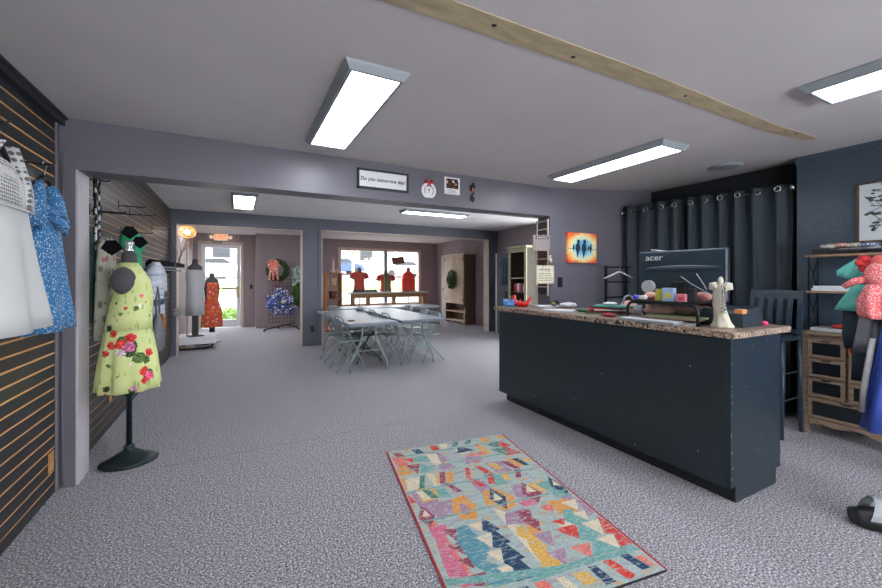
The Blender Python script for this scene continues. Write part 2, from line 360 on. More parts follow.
# ceiling joint strip with screws
t = base('raw_joint_strip', '#9c8a6c', .8); v = t.coord((2, 8, 1)); f = t.noise(3, v); t.l(t.ramp(f, [(.3, lin('#a29175')), (.7, lin('#bfae90'))]), t.b.inputs['Base Color']); M['strip'] = t.m
bm = B(); pr = None
ys = [(-1.0, 1.285, 1.425), (.5, 1.29, 1.41), (1.1, 1.28, 1.395), (1.7, 1.27, 1.385), (2.4, 1.275, 1.38), (3.3, 1.295, 1.39)]
zc = lambda x: 2.44 if x < 3.3 else 2.44+(x-3.3)*.14/1.9
ys += [(3.7, 1.31, 1.405), (4.06, 1.335, 1.405), (4.12, 1.36, 1.372)]
rg = [[(x, a, zc(x)-.001), (x, b_, zc(x)-.001), (x, b_, zc(x)-.005), (x, a, zc(x)-.005)] for x, a, b_ in ys]; loft(bm, rg, 0, True, True, False)
for x, y in ((.95, 1.33), (1.42, 1.345), (2.3, 1.33), (3.55, 1.335), (3.72, 1.34), (.2, 1.35)): blob(bm, (x, y, zc(x)-.006), .011, (1.3, 1, .3), 1, 1)
struct('trim_8', bm, [M['strip'], M['black']])

# ------------------------------------------------------------------ outdoors seen through the glass
M['asphalt'] = mat('pale_asphalt', '#7c7a77', .9, ns=3); M['grass'] = speck('lawn_green', ['#4c6a28', '#6f8a3a', '#93a050'], 8)
bm = B(); gz = lambda y: -.12+max(0, y-14)*.0835
prism(bm, [(-30, y, z) for y, z in ((YW+.2, -.12), (14, -.12), (60, gz(60)), (60, -.4), (YW+.2, -.4))], (80, 0, 0)); tag(obj('pavement', bm, M['asphalt']), '', ''); o = col.objects[-1]; del o['label']; del o['category']; o['kind'] = 'structure'
bm = B(); prism(bm, [(-8, y, z) for y, z in ((23, gz(23)), (29, gz(29)), (29, gz(29)+.06), (23, gz(23)+.06))], (48, 0, 0)); tag(obj('lawn_strip', bm, M['grass']), 'green lawn strip across the pavement outside the glass door', 'lawn', kind='stuff')
M['sheet'] = mat('pale_building_cladding', '#a9aaac', .7, var=.03)
b = thing('white_building', 'long white building across the street seen through the door glass', 'building', (0, 42, gz(42)))
bm = B(); box(bm, -18, 16, 0, 8, 0, 4.6); obj('wall', bm, M['sheet'], b)
bm = B(); box(bm, -18.3, 16.3, -.4, 8.3, 4.6, 4.9); obj('roof', bm, M['fixture'], b)
for i in range(9):
    bm = B(); box(bm, -16+i*3.5, -14.6+i*3.5, -.05, .02, 1.1, 2.4); obj('window', bm, M['glassdark'], b)
def car(loc, rz, c, label):
    t_ = thing('car', label, 'car', loc, rz, None); m = mat('car_paint_'+c[1:], c, .25)
    bm = B(); side = [(-2.2, .3), (-2.25, .75), (-1.9, .95), (-1.3, 1.0), (-.8, 1.42), (.7, 1.44), (1.35, 1.02), (2.1, .85), (2.25, .5), (2.2, .3)]
    prism(bm, [(x, -.85, z) for x, z in side], (0, 1.7, 0)); obj('body', bm, m, t_)
    bm = B()
    for y in (-.86, .855):
      if y > 0: obj('side_window', bm, M['glassdark'], t_); bm = B()
      prism(bm, [(x, y, z) for x, z in ((-1.15, 1.02), (-.75, 1.36), (.65, 1.38), (1.2, 1.04))], (0, .006, 0))
    obj('side_window', bm, M['glassdark'], t_)
    for x in (-1.4, 1.4):
        for y in (-.8, .8):
            bm = B(); tube(bm, [(x, y-.1, .32), (x, y+.1, .32)], .32, 16); obj('wheel', bm, M['black'], t_)
car((-1.5, 32, gz(32)), 0, '#e6e6e6', 'white car parked beyond the lawn outside the door'); car((8.2, 36, gz(36)), .1, '#1d3f78', 'blue car parked outside behind the left end of the shop window')
car((13.4, 33, gz(33)), 0, '#d8d8d8', 'silver car parked outside behind the middle of the shop window')
# leafless tree and low shrub by the door
t_ = thing('bare_tree', 'bare branching tree outside the left half of the shop window', 'tree', (8.2, 30.5, gz(30.5))); bm = B(); random.seed(3)
M['bark'] = mat('pale_bark', '#a18b72', .9)
def branch(p, d, L, r, k):
    q = p+d*L; tube(bm, [p, (p+q)/2+Vector((random.uniform(-.05, .05),)*3)*L, q], [r, r*.8, r*.6], 5)
    if k:
        for _ in range(3 if k > 1 else 4):
            e = (d+Vector([random.uniform(-.75, .75) for _ in range(3)])+Vector((0, 0, .15))).normalized(); branch(q-d*L*.05*_, e, L*.68, r*.58, k-1)
branch(Vector((0, 0, 0)), Vector((0, 0, 1)), 2.0, .16, 5); obj('branches', bm, M['bark'], t_)
def leafclump(bm, c, R, n, s, mi=0, sz=1):
    for _ in range(n):
        d = Vector([random.gauss(0, 1) for _ in range(3)]).normalized()*R*random.uniform(.55, 1); p = Vector(c)+Vector((d.x*s[0], d.y*s[1], d.z*s[2]))
        a = Vector([random.gauss(0, 1) for _ in range(3)]).normalized()*.045*sz; b_ = a.cross(Vector([random.gauss(0, 1) for _ in range(3)])).normalized()*.018*sz
        v = [bm.verts.new(q) for q in (p-a, p+b_, p+a, p-b_)]; f = bm.faces.new(v); f.material_index = mi
M['leaf'] = mat('shrub_leaf', '#8fb45c', .6, var=.3, ns=20)
M['stem'] = mat('shrub_stem', '#6b5a3c', .8)
t_ = thing('low_shrub', 'low green shrub on the ground just outside the door', 'shrub', (-.05, 13.3, -.12))
bm = B(); leafclump(bm, (0, 0, .35), .45, 900, (1.3, .7, .65), sz=1.3); obj('foliage', bm, M['leaf'], t_)
bm = B()
for i in range(7): tube(bm, [(0, 0, 0), (random.uniform(-.3, .3), random.uniform(-.2, .2), .35)], .008, 5)
obj('stems', bm, M['stem'], t_)

# ------------------------------------------------------------------ ceiling lights
def panel_light(loc, L, W, label, group=None, D=.045):
    t_ = thing('ceiling_light', label, 'ceiling light', loc)
    if group: t_['group'] = group
    bm = B(); h = D
    o_ = [(-W/2, -L/2), (W/2, -L/2), (W/2, L/2), (-W/2, L/2)]
    def rect(k, z): return [(x-math.copysign(k, x), y-math.copysign(k, y), z) for x, y in o_]
    loft(bm, [rect(.004, 0), rect(0, -.006), rect(.004, -.014), rect(.026, -h), rect(.034, -h), rect(.034, -h+.005), rect(.038, -h+.005), rect(.038, -h), rect(.042, -h), rect(.042, -h+.008)], 0, False, True, False); f = None
    obj('housing', bm, M['fixture'], t_)
    bm = B(); box(bm, -W/2+.04, W/2-.04, -L/2+.04, L/2-.04, -h+.006, -h+.012); obj('diffuser', bm, M['lens'], t_); return t_
panel_light((.625, 2.475, 2.44), 1.26, .335, 'bright panel light on the ceiling directly above the carpet left of the strip')
panel_light((3.02, 2.43, 2.44), 1.24, .345, 'long panel light on the ceiling above the far end of the counter')
panel_light((2.93, .35, 2.44), 1.26, .36, 'panel light at the right edge, beyond the ceiling strip')
panel_light((.1, 6.85, 2.6), 1.24, .36, 'squarish looking panel light on the middle room ceiling')
panel_light((3.27, 6.45, 2.6), .33, 1.34, 'wide panel light on the middle room ceiling above the folding tables')
t_ = thing('ceiling_medallion', 'round shallow vent on the dark ceiling above the curtains', 'vent', (4.38, 2.14, 2.518))
bm = B(); lathe(bm, [(.001, 0), (.14, 0), (.15, -.01), (.11, -.022), (.05, -.02), (.001, -.026)], n=28); obj('vent_disc', bm, M['fixture'], t_)
RUG=[('lilac',[20,640,150,650,160,900,30,905]),
('teal',[160,640,240,650,250,760,170,740]),
('lilac',[430,640,520,650,540,900,450,905]),
('yellow',[760,800,900,780,930,900,780,915]),
('lilac',[300,345,400,350,420,420,310,425]),
('coral',[560,350,620,355,640,400,570,410]),
('lilac',[640,430,760,440,780,600,660,600]),
('orange',[820,430,900,440,930,560,840,560]),
('cream',[180,430,230,440,235,600,190,600]),
('cream',[430,960,480,1000,520,1460,440,1460]),
('pink',[600,945,700,945,720,1000,620,1010]),
('coral',[20,950,70,950,110,1440,30,1440]),
('lilac',[860,950,960,950,965,1100,900,1060]),
('cream',[700,1200,760,1180,800,1300,730,1330]),
('lilac',[300,130,380,135,400,300,310,310]),
('cream',[520,130,600,140,610,230,530,240]),
('yellow',[700,130,760,140,770,300,710,290]),
('coral',[12,93,106,104,105,258,20,283]),
('yellow',[61,594,176,613,177,743,57,759]),
('yellow',[247,467,279,429,231,579,203,592]),
('lilac',[7,452,-20,418,-39,591,-14,620]),
('teal',[549,582,628,559,685,730,575,737]),
('orange',[773,1001,912,1023,909,1154,776,1134]),
('cream',[24,465,98,467,117,569,19,579]),
('orange',[531,1147,593,1157,589,1263,509,1233]),
('pink',[16,991,117,996,103,1085,15,1083]),
('maroon',[30,41,96,50,115,133,58,121]),
('navy',[186,25,247,34,275,124,209,113]),
('red',[341,8,402,21,409,106,346,103]),
('cream',[428,13,499,25,471,96,426,100]),
('green',[560,2,608,1,563,89,514,89]),
('green',[679,-2,732,2,681,81,631,80]),
('orange',[813,2,876,6,842,104,780,100]),
('orange',[975,5,1030,12,1015,83,949,82]),
('red',[924,116,988,228,933,241,992,377,858,374,919,253,882,206]),
('green',[789,145,915,131,867,234]),
('green',[788,239,926,239,858,374]),
('navy',[551,118,609,140,661,207,511,217]),
('coral',[680,115,749,117,712,177]),
('coral',[555,263,751,251,716,307,586,290]),
('lilac',[549,277,660,317,647,386,495,401]),
('cream',[256,139,355,160,339,316,294,368,265,261]),
('teal',[176,156,271,160,277,265,154,235]),
('teal',[194,277,274,388,149,419]),
('maroon',[81,264,187,274,133,413]),
('red',[92,169,161,165,149,247]),
('orange',[1,302,81,264,112,379,-7,411]),
('red',[474,448,505,453,456,592,424,586]),
('red',[548,434,589,462,631,570,575,574]),
('red',[581,589,623,584,582,713,536,703]),
('red',[434,584,478,613,510,715,467,715]),
('maroon',[281,441,321,444,269,593,231,584]),
('maroon',[251,592,294,607,343,735,298,718]),
('orange',[330,447,371,475,320,601,278,585]),
('green',[134,450,168,451,118,606,81,603]),
('green',[95,618,141,635,176,746,121,730]),
('cream',[51,444,131,462,85,593,1,605]),
('orange',[-7,435,29,436,1,605,-11,590]),
('cream',[50,613,89,617,121,730,73,742]),
('red',[-6,634,24,743,-13,739]),
('yellow',[653,445,713,453,722,551,682,550]),
('yellow',[674,602,726,604,696,703,659,701]),
('maroon',[756,440,809,460,850,585,803,581]),
('maroon',[796,591,843,596,785,700,746,697]),
('navy',[860,435,913,445,938,569,899,562]),
('yellow',[914,455,1001,471,964,530]),
('maroon',[42,787,86,910,25,1000,-15,897]),
('cream',[46,830,63,901,14,892]),
('lilac',[88,794,237,782,192,922,93,961,99,888]),
('orange',[237,782,324,765,353,892,306,1014,223,1000,198,907]),
('lilac',[264,840,306,884,281,963,239,939]),
('orange',[453,770,554,764,618,891,570,990,497,998,411,912]),
('navy',[520,747,567,873,509,994,460,863]),
('cream',[518,804,538,892,474,889]),
('lilac',[658,780,743,766,679,973,627,895]),
('maroon',[752,754,810,911,722,1002,683,886]),
('cream',[765,797,785,889,715,876]),
('teal',[827,806,932,796,976,993,877,999]),
('navy',[959,757,998,914,955,985,901,878]),
('cream',[961,807,979,884,929,865]),
('lilac',[477,1025,612,1019,576,1113,458,1120]),
('lilac',[472,1029,540,1028,537,1143,431,1121]),
('maroon',[540,1028,640,1038,599,1118,626,1144,580,1229,537,1143]),
('pink',[34,1030,72,1059,72,1184,77,1285,79,1399,82,1448,-10,1414,3,1223]),
('maroon',[80,1039,158,1052,120,1147]),
('maroon',[65,1168,171,1152,124,1260]),
('maroon',[71,1278,159,1273,127,1356]),
('maroon',[76,1387,167,1388,128,1465,82,1448]),
('deepteal',[158,1052,223,1045,238,1133,259,1252,200,1330,243,1370,266,1488,132,1465,167,1388,134,1341,126,1254,120,1147]),
('cream',[223,1045,312,1046,277,1126]),
('cream',[223,1157,322,1149,274,1251]),
('cream',[226,1279,316,1272,270,1374]),
('cream',[225,1386,307,1387,269,1484]),
('navy',[326,1027,352,1060,382,1142,349,1145,386,1251,352,1252,393,1371,360,1377,389,1492,272,1493,301,1414,276,1370,309,1283,278,1252,323,1157,288,1115]),
('yellow',[472,1151,507,1165,524,1231,538,1347,516,1365,542,1491,414,1494,447,1421,448,1347,472,1262,444,1217]),
('lilac',[524,1238,627,1246,575,1361,531,1283]),
('lilac',[509,1382,616,1389,550,1488]),
('red',[678,1179,774,1182,735,1232]),
('red',[660,1243,798,1247,735,1358,686,1290]),
('coral',[647,1387,763,1396,696,1493]),
('teal',[807,1116,880,1116,840,1180,886,1247,825,1257,870,1357,820,1375,882,1485,714,1482,784,1390,731,1356,802,1256,764,1211]),
('cream',[830,1250,951,1254,878,1367]),
('cream',[815,1386,930,1379,877,1484]),
('cream',[847,1048,959,1042,902,1143]),
('cream',[847,1157,930,1161,891,1241]),
('lilac',[976,1029,986,1109,974,1196,908,1222,930,1161]),
('red',[957,1240,977,1273,994,1486,886,1487,934,1380,892,1365]),
('coral',[714,1029,787,1046,755,1106,709,1072]),
('teal',[-95,1355,620,1496,600,1518,388,1496,-107,1393]),
('navy',[635,1531,677,1534,697,1646,640,1645]),
('red',[728,1523,780,1530,809,1645,759,1663]),
('navy',[837,1521,885,1525,916,1633,865,1631]),
('coral',[899,1550,943,1559,952,1629,917,1622]),
('yellow',[536,1539,610,1549,625,1609,548,1621]),
('cream',[450,1535,493,1539,513,1619,457,1608]),
('coral',[338,1525,397,1531,418,1614,351,1608]),
('navy',[252,1524,302,1527,319,1606,263,1600]),
('teal',[170,1518,218,1521,237,1604,192,1596]),
('maroon',[107,1500,162,1506,151,1572,106,1565]),
('red',[-124,1396,-64,1408,-65,1475,-119,1474]),
('navy',[17,1448,69,1457,73,1535,19,1533]),('teal',[341,1495,632,1488,987,1497,1021,1530,609,1515,324,1519])]

# ------------------------------------------------------------------ patterned rug
RC = {'maroon': '#97485c', 'navy': '#2a4766', 'red': '#d0433c', 'cream': '#ddd0b6', 'green': '#4c7f74', 'orange': '#dc9a4e', 'coral': '#e2786a', 'lilac': '#a887a0',
      'teal': '#73a8a4', 'yellow': '#dcae55', 'pink': '#d2718c', 'deepteal': '#5b93a3'}
def rugm(n, c):
    t = base('rug_'+n, c, .95, spec=.1); v = t.coord(); a = lin(c); f = t.noise(160, v, 3, .8); g = t.noise(26, t.coord((1, 3, 1)), 4, .75)
    c1 = t.ramp(f, [(.36, tuple(x*.6 for x in a[:3])), (.5, a), (.66, tuple(min(1, x*1.25+.05) for x in a[:3]))])
    r = t.ramp(g, [(.52, (0, 0, 0)), (.62, (.75, .75, .75))]); t.l(t.mix(r, c1, lin('#b9c2bd')), t.b.inputs['Base Color']); t.bump(f, .3, .003); return t.m
def ground():
    t = base('rug_ground', '#a5b9b6', .95, spec=.1); v = t.coord((1, 2.2, 1)); g = t.noise(9, v, 3, .6); f = t.noise(150, t.coord(), 3, .8); h = t.noise(30, t.coord((1, 3, 1)), 3, .7)
    c = t.ramp(g, [(.36, lin('#b79aa6')), (.42, lin('#a9bbb8')), (.5, lin('#bcc6bf')), (.56, lin('#a3b8b6')), (.62, lin('#cdb98e')), (.70, lin('#c98f7c'))])
    c = t.mix(t.ramp(h, [(.52, (0, 0, 0)), (.6, (.5, .5, .5))]), c, lin('#8fa9b6')); t.l(t.mix(t.ramp(f, [(.4, (.35, .35, .35)), (.5, (0, 0, 0))]), c, lin('#66777d')), t.b.inputs['Base Color']); t.bump(f, .3, .003); return t.m
rn = ['ground']+list(RC); RM = [ground()]+[rugm(k, c) for k, c in RC.items()]
RL = 1.665; RW = 1.024
SK = .030
def sk(bm):
    for v in bm.verts: v.co.x += SK*v.co.y
bm = B(); box(bm, 0, RW, -RL, 0, 0, .008)
def clip(poly):
    for ax, lim, sg in ((0, 0.012, 1), (0, RW-.012, -1), (1, .012, 1), (1, RL-.012, -1)):
        out = []
        for i in range(len(poly)):
            p, q = poly[i], poly[(i+1) % len(poly)]; ip = (p[ax]-lim)*sg >= 0; iq = (q[ax]-lim)*sg >= 0
            if ip: out.append(p)
            if ip != iq:
                k = (lim-p[ax])/(q[ax]-p[ax]); out.append(tuple(p[j]+k*(q[j]-p[j]) for j in (0, 1)))
        poly = out
        if len(poly) < 3: return []
    return poly
zt = .0084
for k, (cn, q) in enumerate(RUG):
    p = clip([(q[i]/1000+SK*q[i+1]/1000, q[i+1]/1000) for i in range(0, len(q), 2)])
    if len(p) >= 3:
        f = bm.faces.new([bm.verts.new((x, -y, zt+k*.00001)) for x, y in p]); f.normal_update()
        if f.normal.z < 0: f.normal_flip()
        f.material_index = rn.index(cn)
for yy in (.115, .335, .615, .93, 1.475):         # woven band lines
    box(bm, .012, RW-.012, -yy-.012, -yy, .0083, .0095, rn.index('teal'))
sk(bm); rug = obj('patterned_rug', bm, RM)
rug.location = (1.047, 2.906, 0); rug.rotation_euler = (0, 0, math.atan2(-.13376, .99101))
tag(rug, 'colourful geometric patterned rug lying on the grey carpet', 'rug')
bm = B()
for a, b_ in (((0, 0), (0, -RL)), ((RW, 0), (RW, -RL))): box(bm, a[0]-.006, a[0]+.006, b_[1], 0, 0, .0095, 0, .002)
sk(bm); obj('bound_edge', bm, mat('rug_red_binding', '#a8343a', .9), rug, label='red bound long edges')
bm = B(); box(bm, 0, RW, -RL-.006, -RL, 0, .007); sk(bm); obj('end_edge', bm, M['black'], rug)

# ------------------------------------------------------------------ counter
t_ = thing('sales_counter', 'long blue-black sales counter with granite-look top right of the rug', 'counter', (0, 0, 0))
CX0, CX1, CY0, CY1 = 2.649, 3.275, 1.268, 3.60
bm = B(); prism(bm, [(x, y, .10) for x, y in ((CX0, CY0+.004), (CX1, CY0+.004), (CX1, 3.405), (3.2, 3.405), (3.2, CY1), (CX0, CY1))], (0, 0, .91)); obj('body', bm, M['counter'], t_)
bm = B(); box(bm, CX0+.06, 3.19, CY0+.004, CY1-.05, 0, .10); obj('kick_plate', bm, M['black'], t_)
M['chip'] = mat('paint_chip', '#c9c7c2', .7); random.seed(11)
bm = B(); prism(bm, [(x, CY0-.004, z) for x, z in ((CX0, .10), (CX0+.055, .10), (CX0+.055, 0), (CX1-.06, 0), (CX1-.06, .10), (CX1, .10), (CX1, 1.0), (CX0, 1.0))], (0, .008, 0))
for i in range(15): blob(bm, (CX0+random.choice((.006, .012, .02)), CY0-.005, .14+i*.06+random.uniform(-.02, .02)), random.uniform(.002, .0042), (1, .3, random.uniform(1, 2.2)), 1, 1)
for x, z in ((3.0, .6), (3.0, .34), (2.98, .27), (3.22, .93), (2.9, .95), (3.1, .97), (3.22, .62), (2.83, .7)): blob(bm, (x, CY0-.005, z), .003, (1, .3, 1.6), 1, 1)
for x, z in ((2.90, .925), (2.97, .93)): blob(bm, (x, CY0-.0035, z), .026, (1.1, .02, .75), 2, 2, .12)
obj('end_panel', bm, [M['counter'], M['chip'], mat('teal_smudge', '#345460', .5)], t_)
bm = B(); box(bm, CX0-.006, CX0+.002, CY0+.03, CY1+.004, .095, 1.0, 0, .002)
for y, z in ((1.45, .26), (2.2, .6), (2.5, .3), (3.0, .2), (1.9, .13), (1.5, .8), (3.3, .16)): blob(bm, (CX0-.0065, y, z), .0035, (.3, 1.6, 1), 1, 1)
obj('front_panel', bm, [M['counter'], M['chip']], t_)
bm = B(); prism(bm, [(x, y, 1.012) for x, y in ((2.62, 1.235), (3.36, 1.235), (3.36, 3.405), (3.205, 3.405), (3.205, 3.68), (2.62, 3.68))], (0, 0, .04)); bmesh.ops.bevel(bm, geom=bm.edges[:], offset=.005, segments=2, affect='EDGES'); top = obj('countertop', bm, M['granite'], t_)
ZT = 1.053
# ------------------------------------------------------------------ things on the counter
def animal_dish(c, label, h, hen):
    m = mat('dish_'+c[1:], c, .2, var=.03); t_ = thing('hen_dish' if hen else 'crown_dish', label, 'dish'); s = h
    bm = B(); lathe(bm, [(.03*s, 0), (.055*s, .004), (.068*s, .03*s), (.07*s, .05*s), (.06*s, .055*s), (.055*s, .035*s), (.02*s, .012)], n=24, sx=1.25, sy=1); obj('bowl', bm, m, t_)
    bm = B()
    if hen:
        tube(bm, [(.06*s, 0, .04*s), (.085*s, 0, .075*s), (.082*s, 0, .1*s)], [.02*s, .016*s, .014*s], 10); blob(bm, (.084*s, 0, .106*s), .019*s)
        tube(bm, [(.1*s, 0, .106*s), (.12*s, 0, .1*s)], [.008*s, .002*s], 8); obj('head', bm, m, t_); bm = B()
        tube(bm, [(-.06*s, 0, .04*s), (-.085*s, 0, .08*s), (-.095*s, 0, .11*s)], [.022*s, .014*s, .005*s], 10); obj('tail', bm, m, t_)
    else:
        for a in (0, 1, 2, 3, 4, 5):
            if a: obj('point', bm, m, t_); bm = B()
            q = a*PI/3+.4; tube(bm, [(.075*s*math.cos(q), .06*s*math.sin(q), .045*s), (.08*s*math.cos(q), .064*s*math.sin(q), .10*s)], [.018*s, .004*s], 8)
        obj('point', bm, m, t_)
    return t_
o = animal_dish('#e0252a', 'glossy red hen shaped dish at the far end of the counter', 1.05, True); o.location = (2.90, 3.52, ZT); o.rotation_euler[2] = 2.2
o = animal_dish('#5f9fe6', 'light blue pointed dish beside the red hen dish', .9, False); o.location = (2.78, 3.60, ZT); o.rotation_euler[2] = .3
M['paper'] = mat('paper_white', '#dfe2ea', .7, var=.04)
def papers(loc, rz, label, n=3, c='paper', size=(.21, .28)):
    bm = B()
    for i in range(n):
        a = random.uniform(-.15, .15); box(bm, -size[0]/2, size[0]/2, -size[1]/2, size[1]/2, i*.003, i*.003+.002, 0, 0, Matrix.Rotation(a, 4, 'Z'))
    return tag(obj('paper_sheets', bm, M[c], None, loc, rz, None), label, 'papers')
random.seed(5)
papers((2.86, 2.90, ZT), .5, 'white paper sheets lying near the front edge of the counter')
papers((3.10, 3.32, ZT), 1.2, 'flat stack of white papers behind the red dish', 6)
M['cloth'] = mat('white_tissue', '#d4d8dc', .9)
bm = B(); random.seed(4); blob(bm, (0, 0, .03), .09, (1.2, .9, .35), 0, 3, .12); tag(obj('crumpled_tissue', bm, M['cloth'], None, (3.22, 3.12, ZT)), 'crumpled white tissue paper at the wall side of the counter', 'tissue paper')
t_ = thing('sunglasses', 'dark sunglasses lying on papers at the far end of the counter', 'sunglasses', (3.22, 3.30, ZT+.022), .4)
for sx_ in (-.035, .035):
    bm = B(); tube(bm, [(sx_+.026*math.cos(a), 0, .026+.022*math.sin(a)) for a in [2*PI*k/14 for k in range(15)]], .004, 6); blob(bm, (sx_, 0, .026), .024, (1, .1, .85), 0, 2); obj('lens', bm, M['black'], t_)
    bm = B(); tube(bm, [(sx_*1.75, 0, .034), (sx_*1.75, .13, .02)], .003, 6); obj('temple', bm, M['black'], t_)
bm = B(); tube(bm, [(-.012, 0, .032), (0, 0, .036), (.012, 0, .032)], .003, 6); obj('bridge', bm, M['black'], t_)
t_ = thing('green_stapler', 'small lime green stapler on the papers by the sunglasses', 'stapler', (3.12, 3.24, ZT+.019), 1.0)
ml = mat('lime_plastic', '#a8b83a', .4)
bm = B(); box(bm, -.05, .05, -.016, .016, 0, .012, 0, .003); obj('base', bm, M['black'], t_)
bm = B(); box(bm, -.045, .05, -.014, .014, .016, .036, 0, .006); obj('top', bm, ml, t_)
# stack of magazines / notebooks
MCs = ['#3f7d63', '#c24a3c', '#2d3c52', '#d8d2c4', '#a94048', '#3a3f3f', '#4f8f86']
for i in range(7):
    bm = B(); box(bm, -.11, .11, -.15, .15, 0, .011, 0, .001); box(bm, -.107, .112, -.147, .147, .0012, .0098, 1)
    o = obj('notebook', bm, [mat('notebook_'+MCs[i][1:], MCs[i], .5), M['paper']], None, (3.02+random.uniform(-.03, .03), 2.42+random.uniform(-.05, .05), ZT+.0112*i), .4+random.uniform(-.3, .3))
    tag(o, ['green cover', 'orange-red cover', 'dark blue cover', 'cream cover', 'crimson cover', 'charcoal cover', 'teal cover'][i]+' notebook in the counter stack, '+['lowest', 'second from the bottom', 'third from the bottom', 'in the middle', 'third from the top', 'second from the top', 'topmost'][i], 'notebook', 'notebooks stacked on the counter')
t_ = thing('headphone_bundle', 'pale pink cloth pouch behind the notebook stack', 'pouch', (3.22, 2.38, ZT))
bm = B(); random.seed(9); blob(bm, (0, 0, .06), .075, (1.1, .9, .8), 0, 3, .04); obj('pouch_body', bm, mat('pale_pink_cloth', '#d9a8a4', .9), t_)
bm = B(); tube(bm, arc((0, 0, .09), .075, 0, PI, 12), .008, 8); obj('carry_strap', bm, M['fixture'], t_)
t_ = thing('pen_cup', 'small grey cup between pink pouch and monitor riser', 'cup', (3.10, 2.20, ZT))
bm = B(); lathe(bm, [(.03, 0), (.034, .09), (.031, .09), (.028, .006)], n=20); obj('cup_body', bm, M['fixture'], t_)
# monitor riser (black tube frame with a shelf)
RY0, RY1, RX0, RX1, RZ_ = 1.51, 2.04, 2.75, 2.96, .14
t_ = thing('monitor_riser', 'black metal riser shelf standing on the counter in front of the monitor', 'riser', (0, 0, ZT))
for x in (RX0, RX1):
    bm = B(); pts = [(x, RY0, 0), (x, RY0, RZ_-.05)]+arc((x, RY0+.05, RZ_-.05), .05, PI, PI/2, 6, (0, 1, 0), (0, 0, 1))[1:]+arc((x, RY1-.05, RZ_-.05), .05, PI/2, 0, 6, (0, 1, 0), (0, 0, 1))+[(x, RY1, 0)]
    tube(bm, pts, .011, 10); obj('tube_leg', bm, M['blackm'], t_)
bm = B(); box(bm, RX0-.012, RX1+.05, RY0+.02, RY1-.03, RZ_+.008, RZ_+.018, 0, .003); obj('shelf', bm, M['blackm'], t_)
zr = ZT+RZ_+.019
def small_box(x, y, w, d, h, c, label, band=None, z=zr, rz=.1):
    bm = B(); box(bm, -w/2, w/2, -d/2, d/2, 0, h, 0, .002); ms = [mat('carton_'+c[1:], c, .5)]
    if band: box(bm, -w/2-.001, w/2+.001, -d*.3, d*.3, h*.2, h*.62, 1); ms.append(mat('carton_'+band[1:], band, .5))
    return tag(obj('small_carton', bm, ms, None, (x, y, z), rz), label, 'carton')
small_box(2.79, 1.73, .05, .075, .095, '#9fb6dc', 'pale blue carton with yellow label on the riser', '#c9c65a')
small_box(2.80, 1.81, .03, .05, .085, '#c9cc4a', 'lime yellow carton beside the pale blue carton on the riser')
small_box(2.79, 1.635, .05, .06, .055, '#d9838e', 'pink carton on the riser right of the pale blue one', '#c84850')
small_box(2.82, 1.585, .05, .045, .095, '#23272f', 'black carton on the riser beside the pink one')
small_box(2.84, 2.00, .03, .045, .03, '#e8e2d0', 'tiny cream carton at the far end of the riser', '#d8c83c')
bm = B(); blob(bm, (0, 0, .02), .02); tag(obj('blue_ball', bm, mat('cobalt_plastic', '#2b42c8', .4), None, (2.77, 1.985, zr)), 'small cobalt blue ball at the far end of the riser', 'ball')
def cloth_heap(x, y, s, c, label, z=zr, r=.05, seed=1):
    random.seed(seed); bm = B(); blob(bm, (0, 0, r*s[2]), r, s, 0, 3, .09); return tag(obj('folded_cloth', bm, mat('cloth_'+c[1:], c, .9), None, (x, y, z)), label, 'cloth')
cloth_heap(2.86, 1.90, (1, 1.3, .6), '#d8a79a', 'peach coloured cloth heap at the middle of the riser', seed=2)
cloth_heap(2.93, 1.58, (.9, 1.5, .8), '#a8716a', 'rust pink cloth heap at the near end of the riser', seed=3, r=.042)
cloth_heap(2.80, 1.93, (.6, .6, .5), '#e9e3df', 'small white cloth beside the lime carton', seed=8, r=.035)
cloth_heap(3.0, 1.93, (.8, 1.4, .7), '#a5877d', 'dusty peach cloth heap behind the riser below the monitor, far side', z=ZT, seed=12, r=.1)
cloth_heap(3.0, 1.68, (.7, 1.3, .8), '#8f7269', 'dusty rose cloth heap behind the riser below the monitor, near side', z=ZT, seed=13, r=.1)
for i, (x, y, c, l) in enumerate(((2.80, 1.955, '#d9d2c6', 'cream'), (2.84, 1.86, '#c9465a', 'crimson'), (2.87, 1.97, '#3c4048', 'charcoal'), (2.90, 1.80, '#e4e0da', 'white'))):
    bm = B(); box(bm, -.018, .018, -.022, .022, 0, .022+.006*i, 0, .004); tag(obj('trinket_box', bm, mat('trinket_'+l, c, .5), None, (x, y, zr), .3*i), 'tiny %s trinket box on the far half of the riser' % l, 'trinket')
for i, (y, c, l) in enumerate(((2.62, '#2f6d58', 'green'), (2.30, '#9a3a44', 'dark red'), (2.52, '#cfd3d6', 'pale grey'))):
    random.seed(50+i); bm = B(); blob(bm, (0, 0, .014), .05, (1, 1.3, .3), 0, 3, .12); tag(obj('small_cloth', bm, mat('small_cloth_%d' % i, c, .9), None, ((2.96, 2.80, 3.02)[i], (2.68, 2.26, 2.42)[i], ZT+(0, 0, .0795)[i])), 'small %s crumpled cloth %s the notebook stack' % (l, ('on the far side of', 'in front of', 'on top of')[i]), 'cloth')
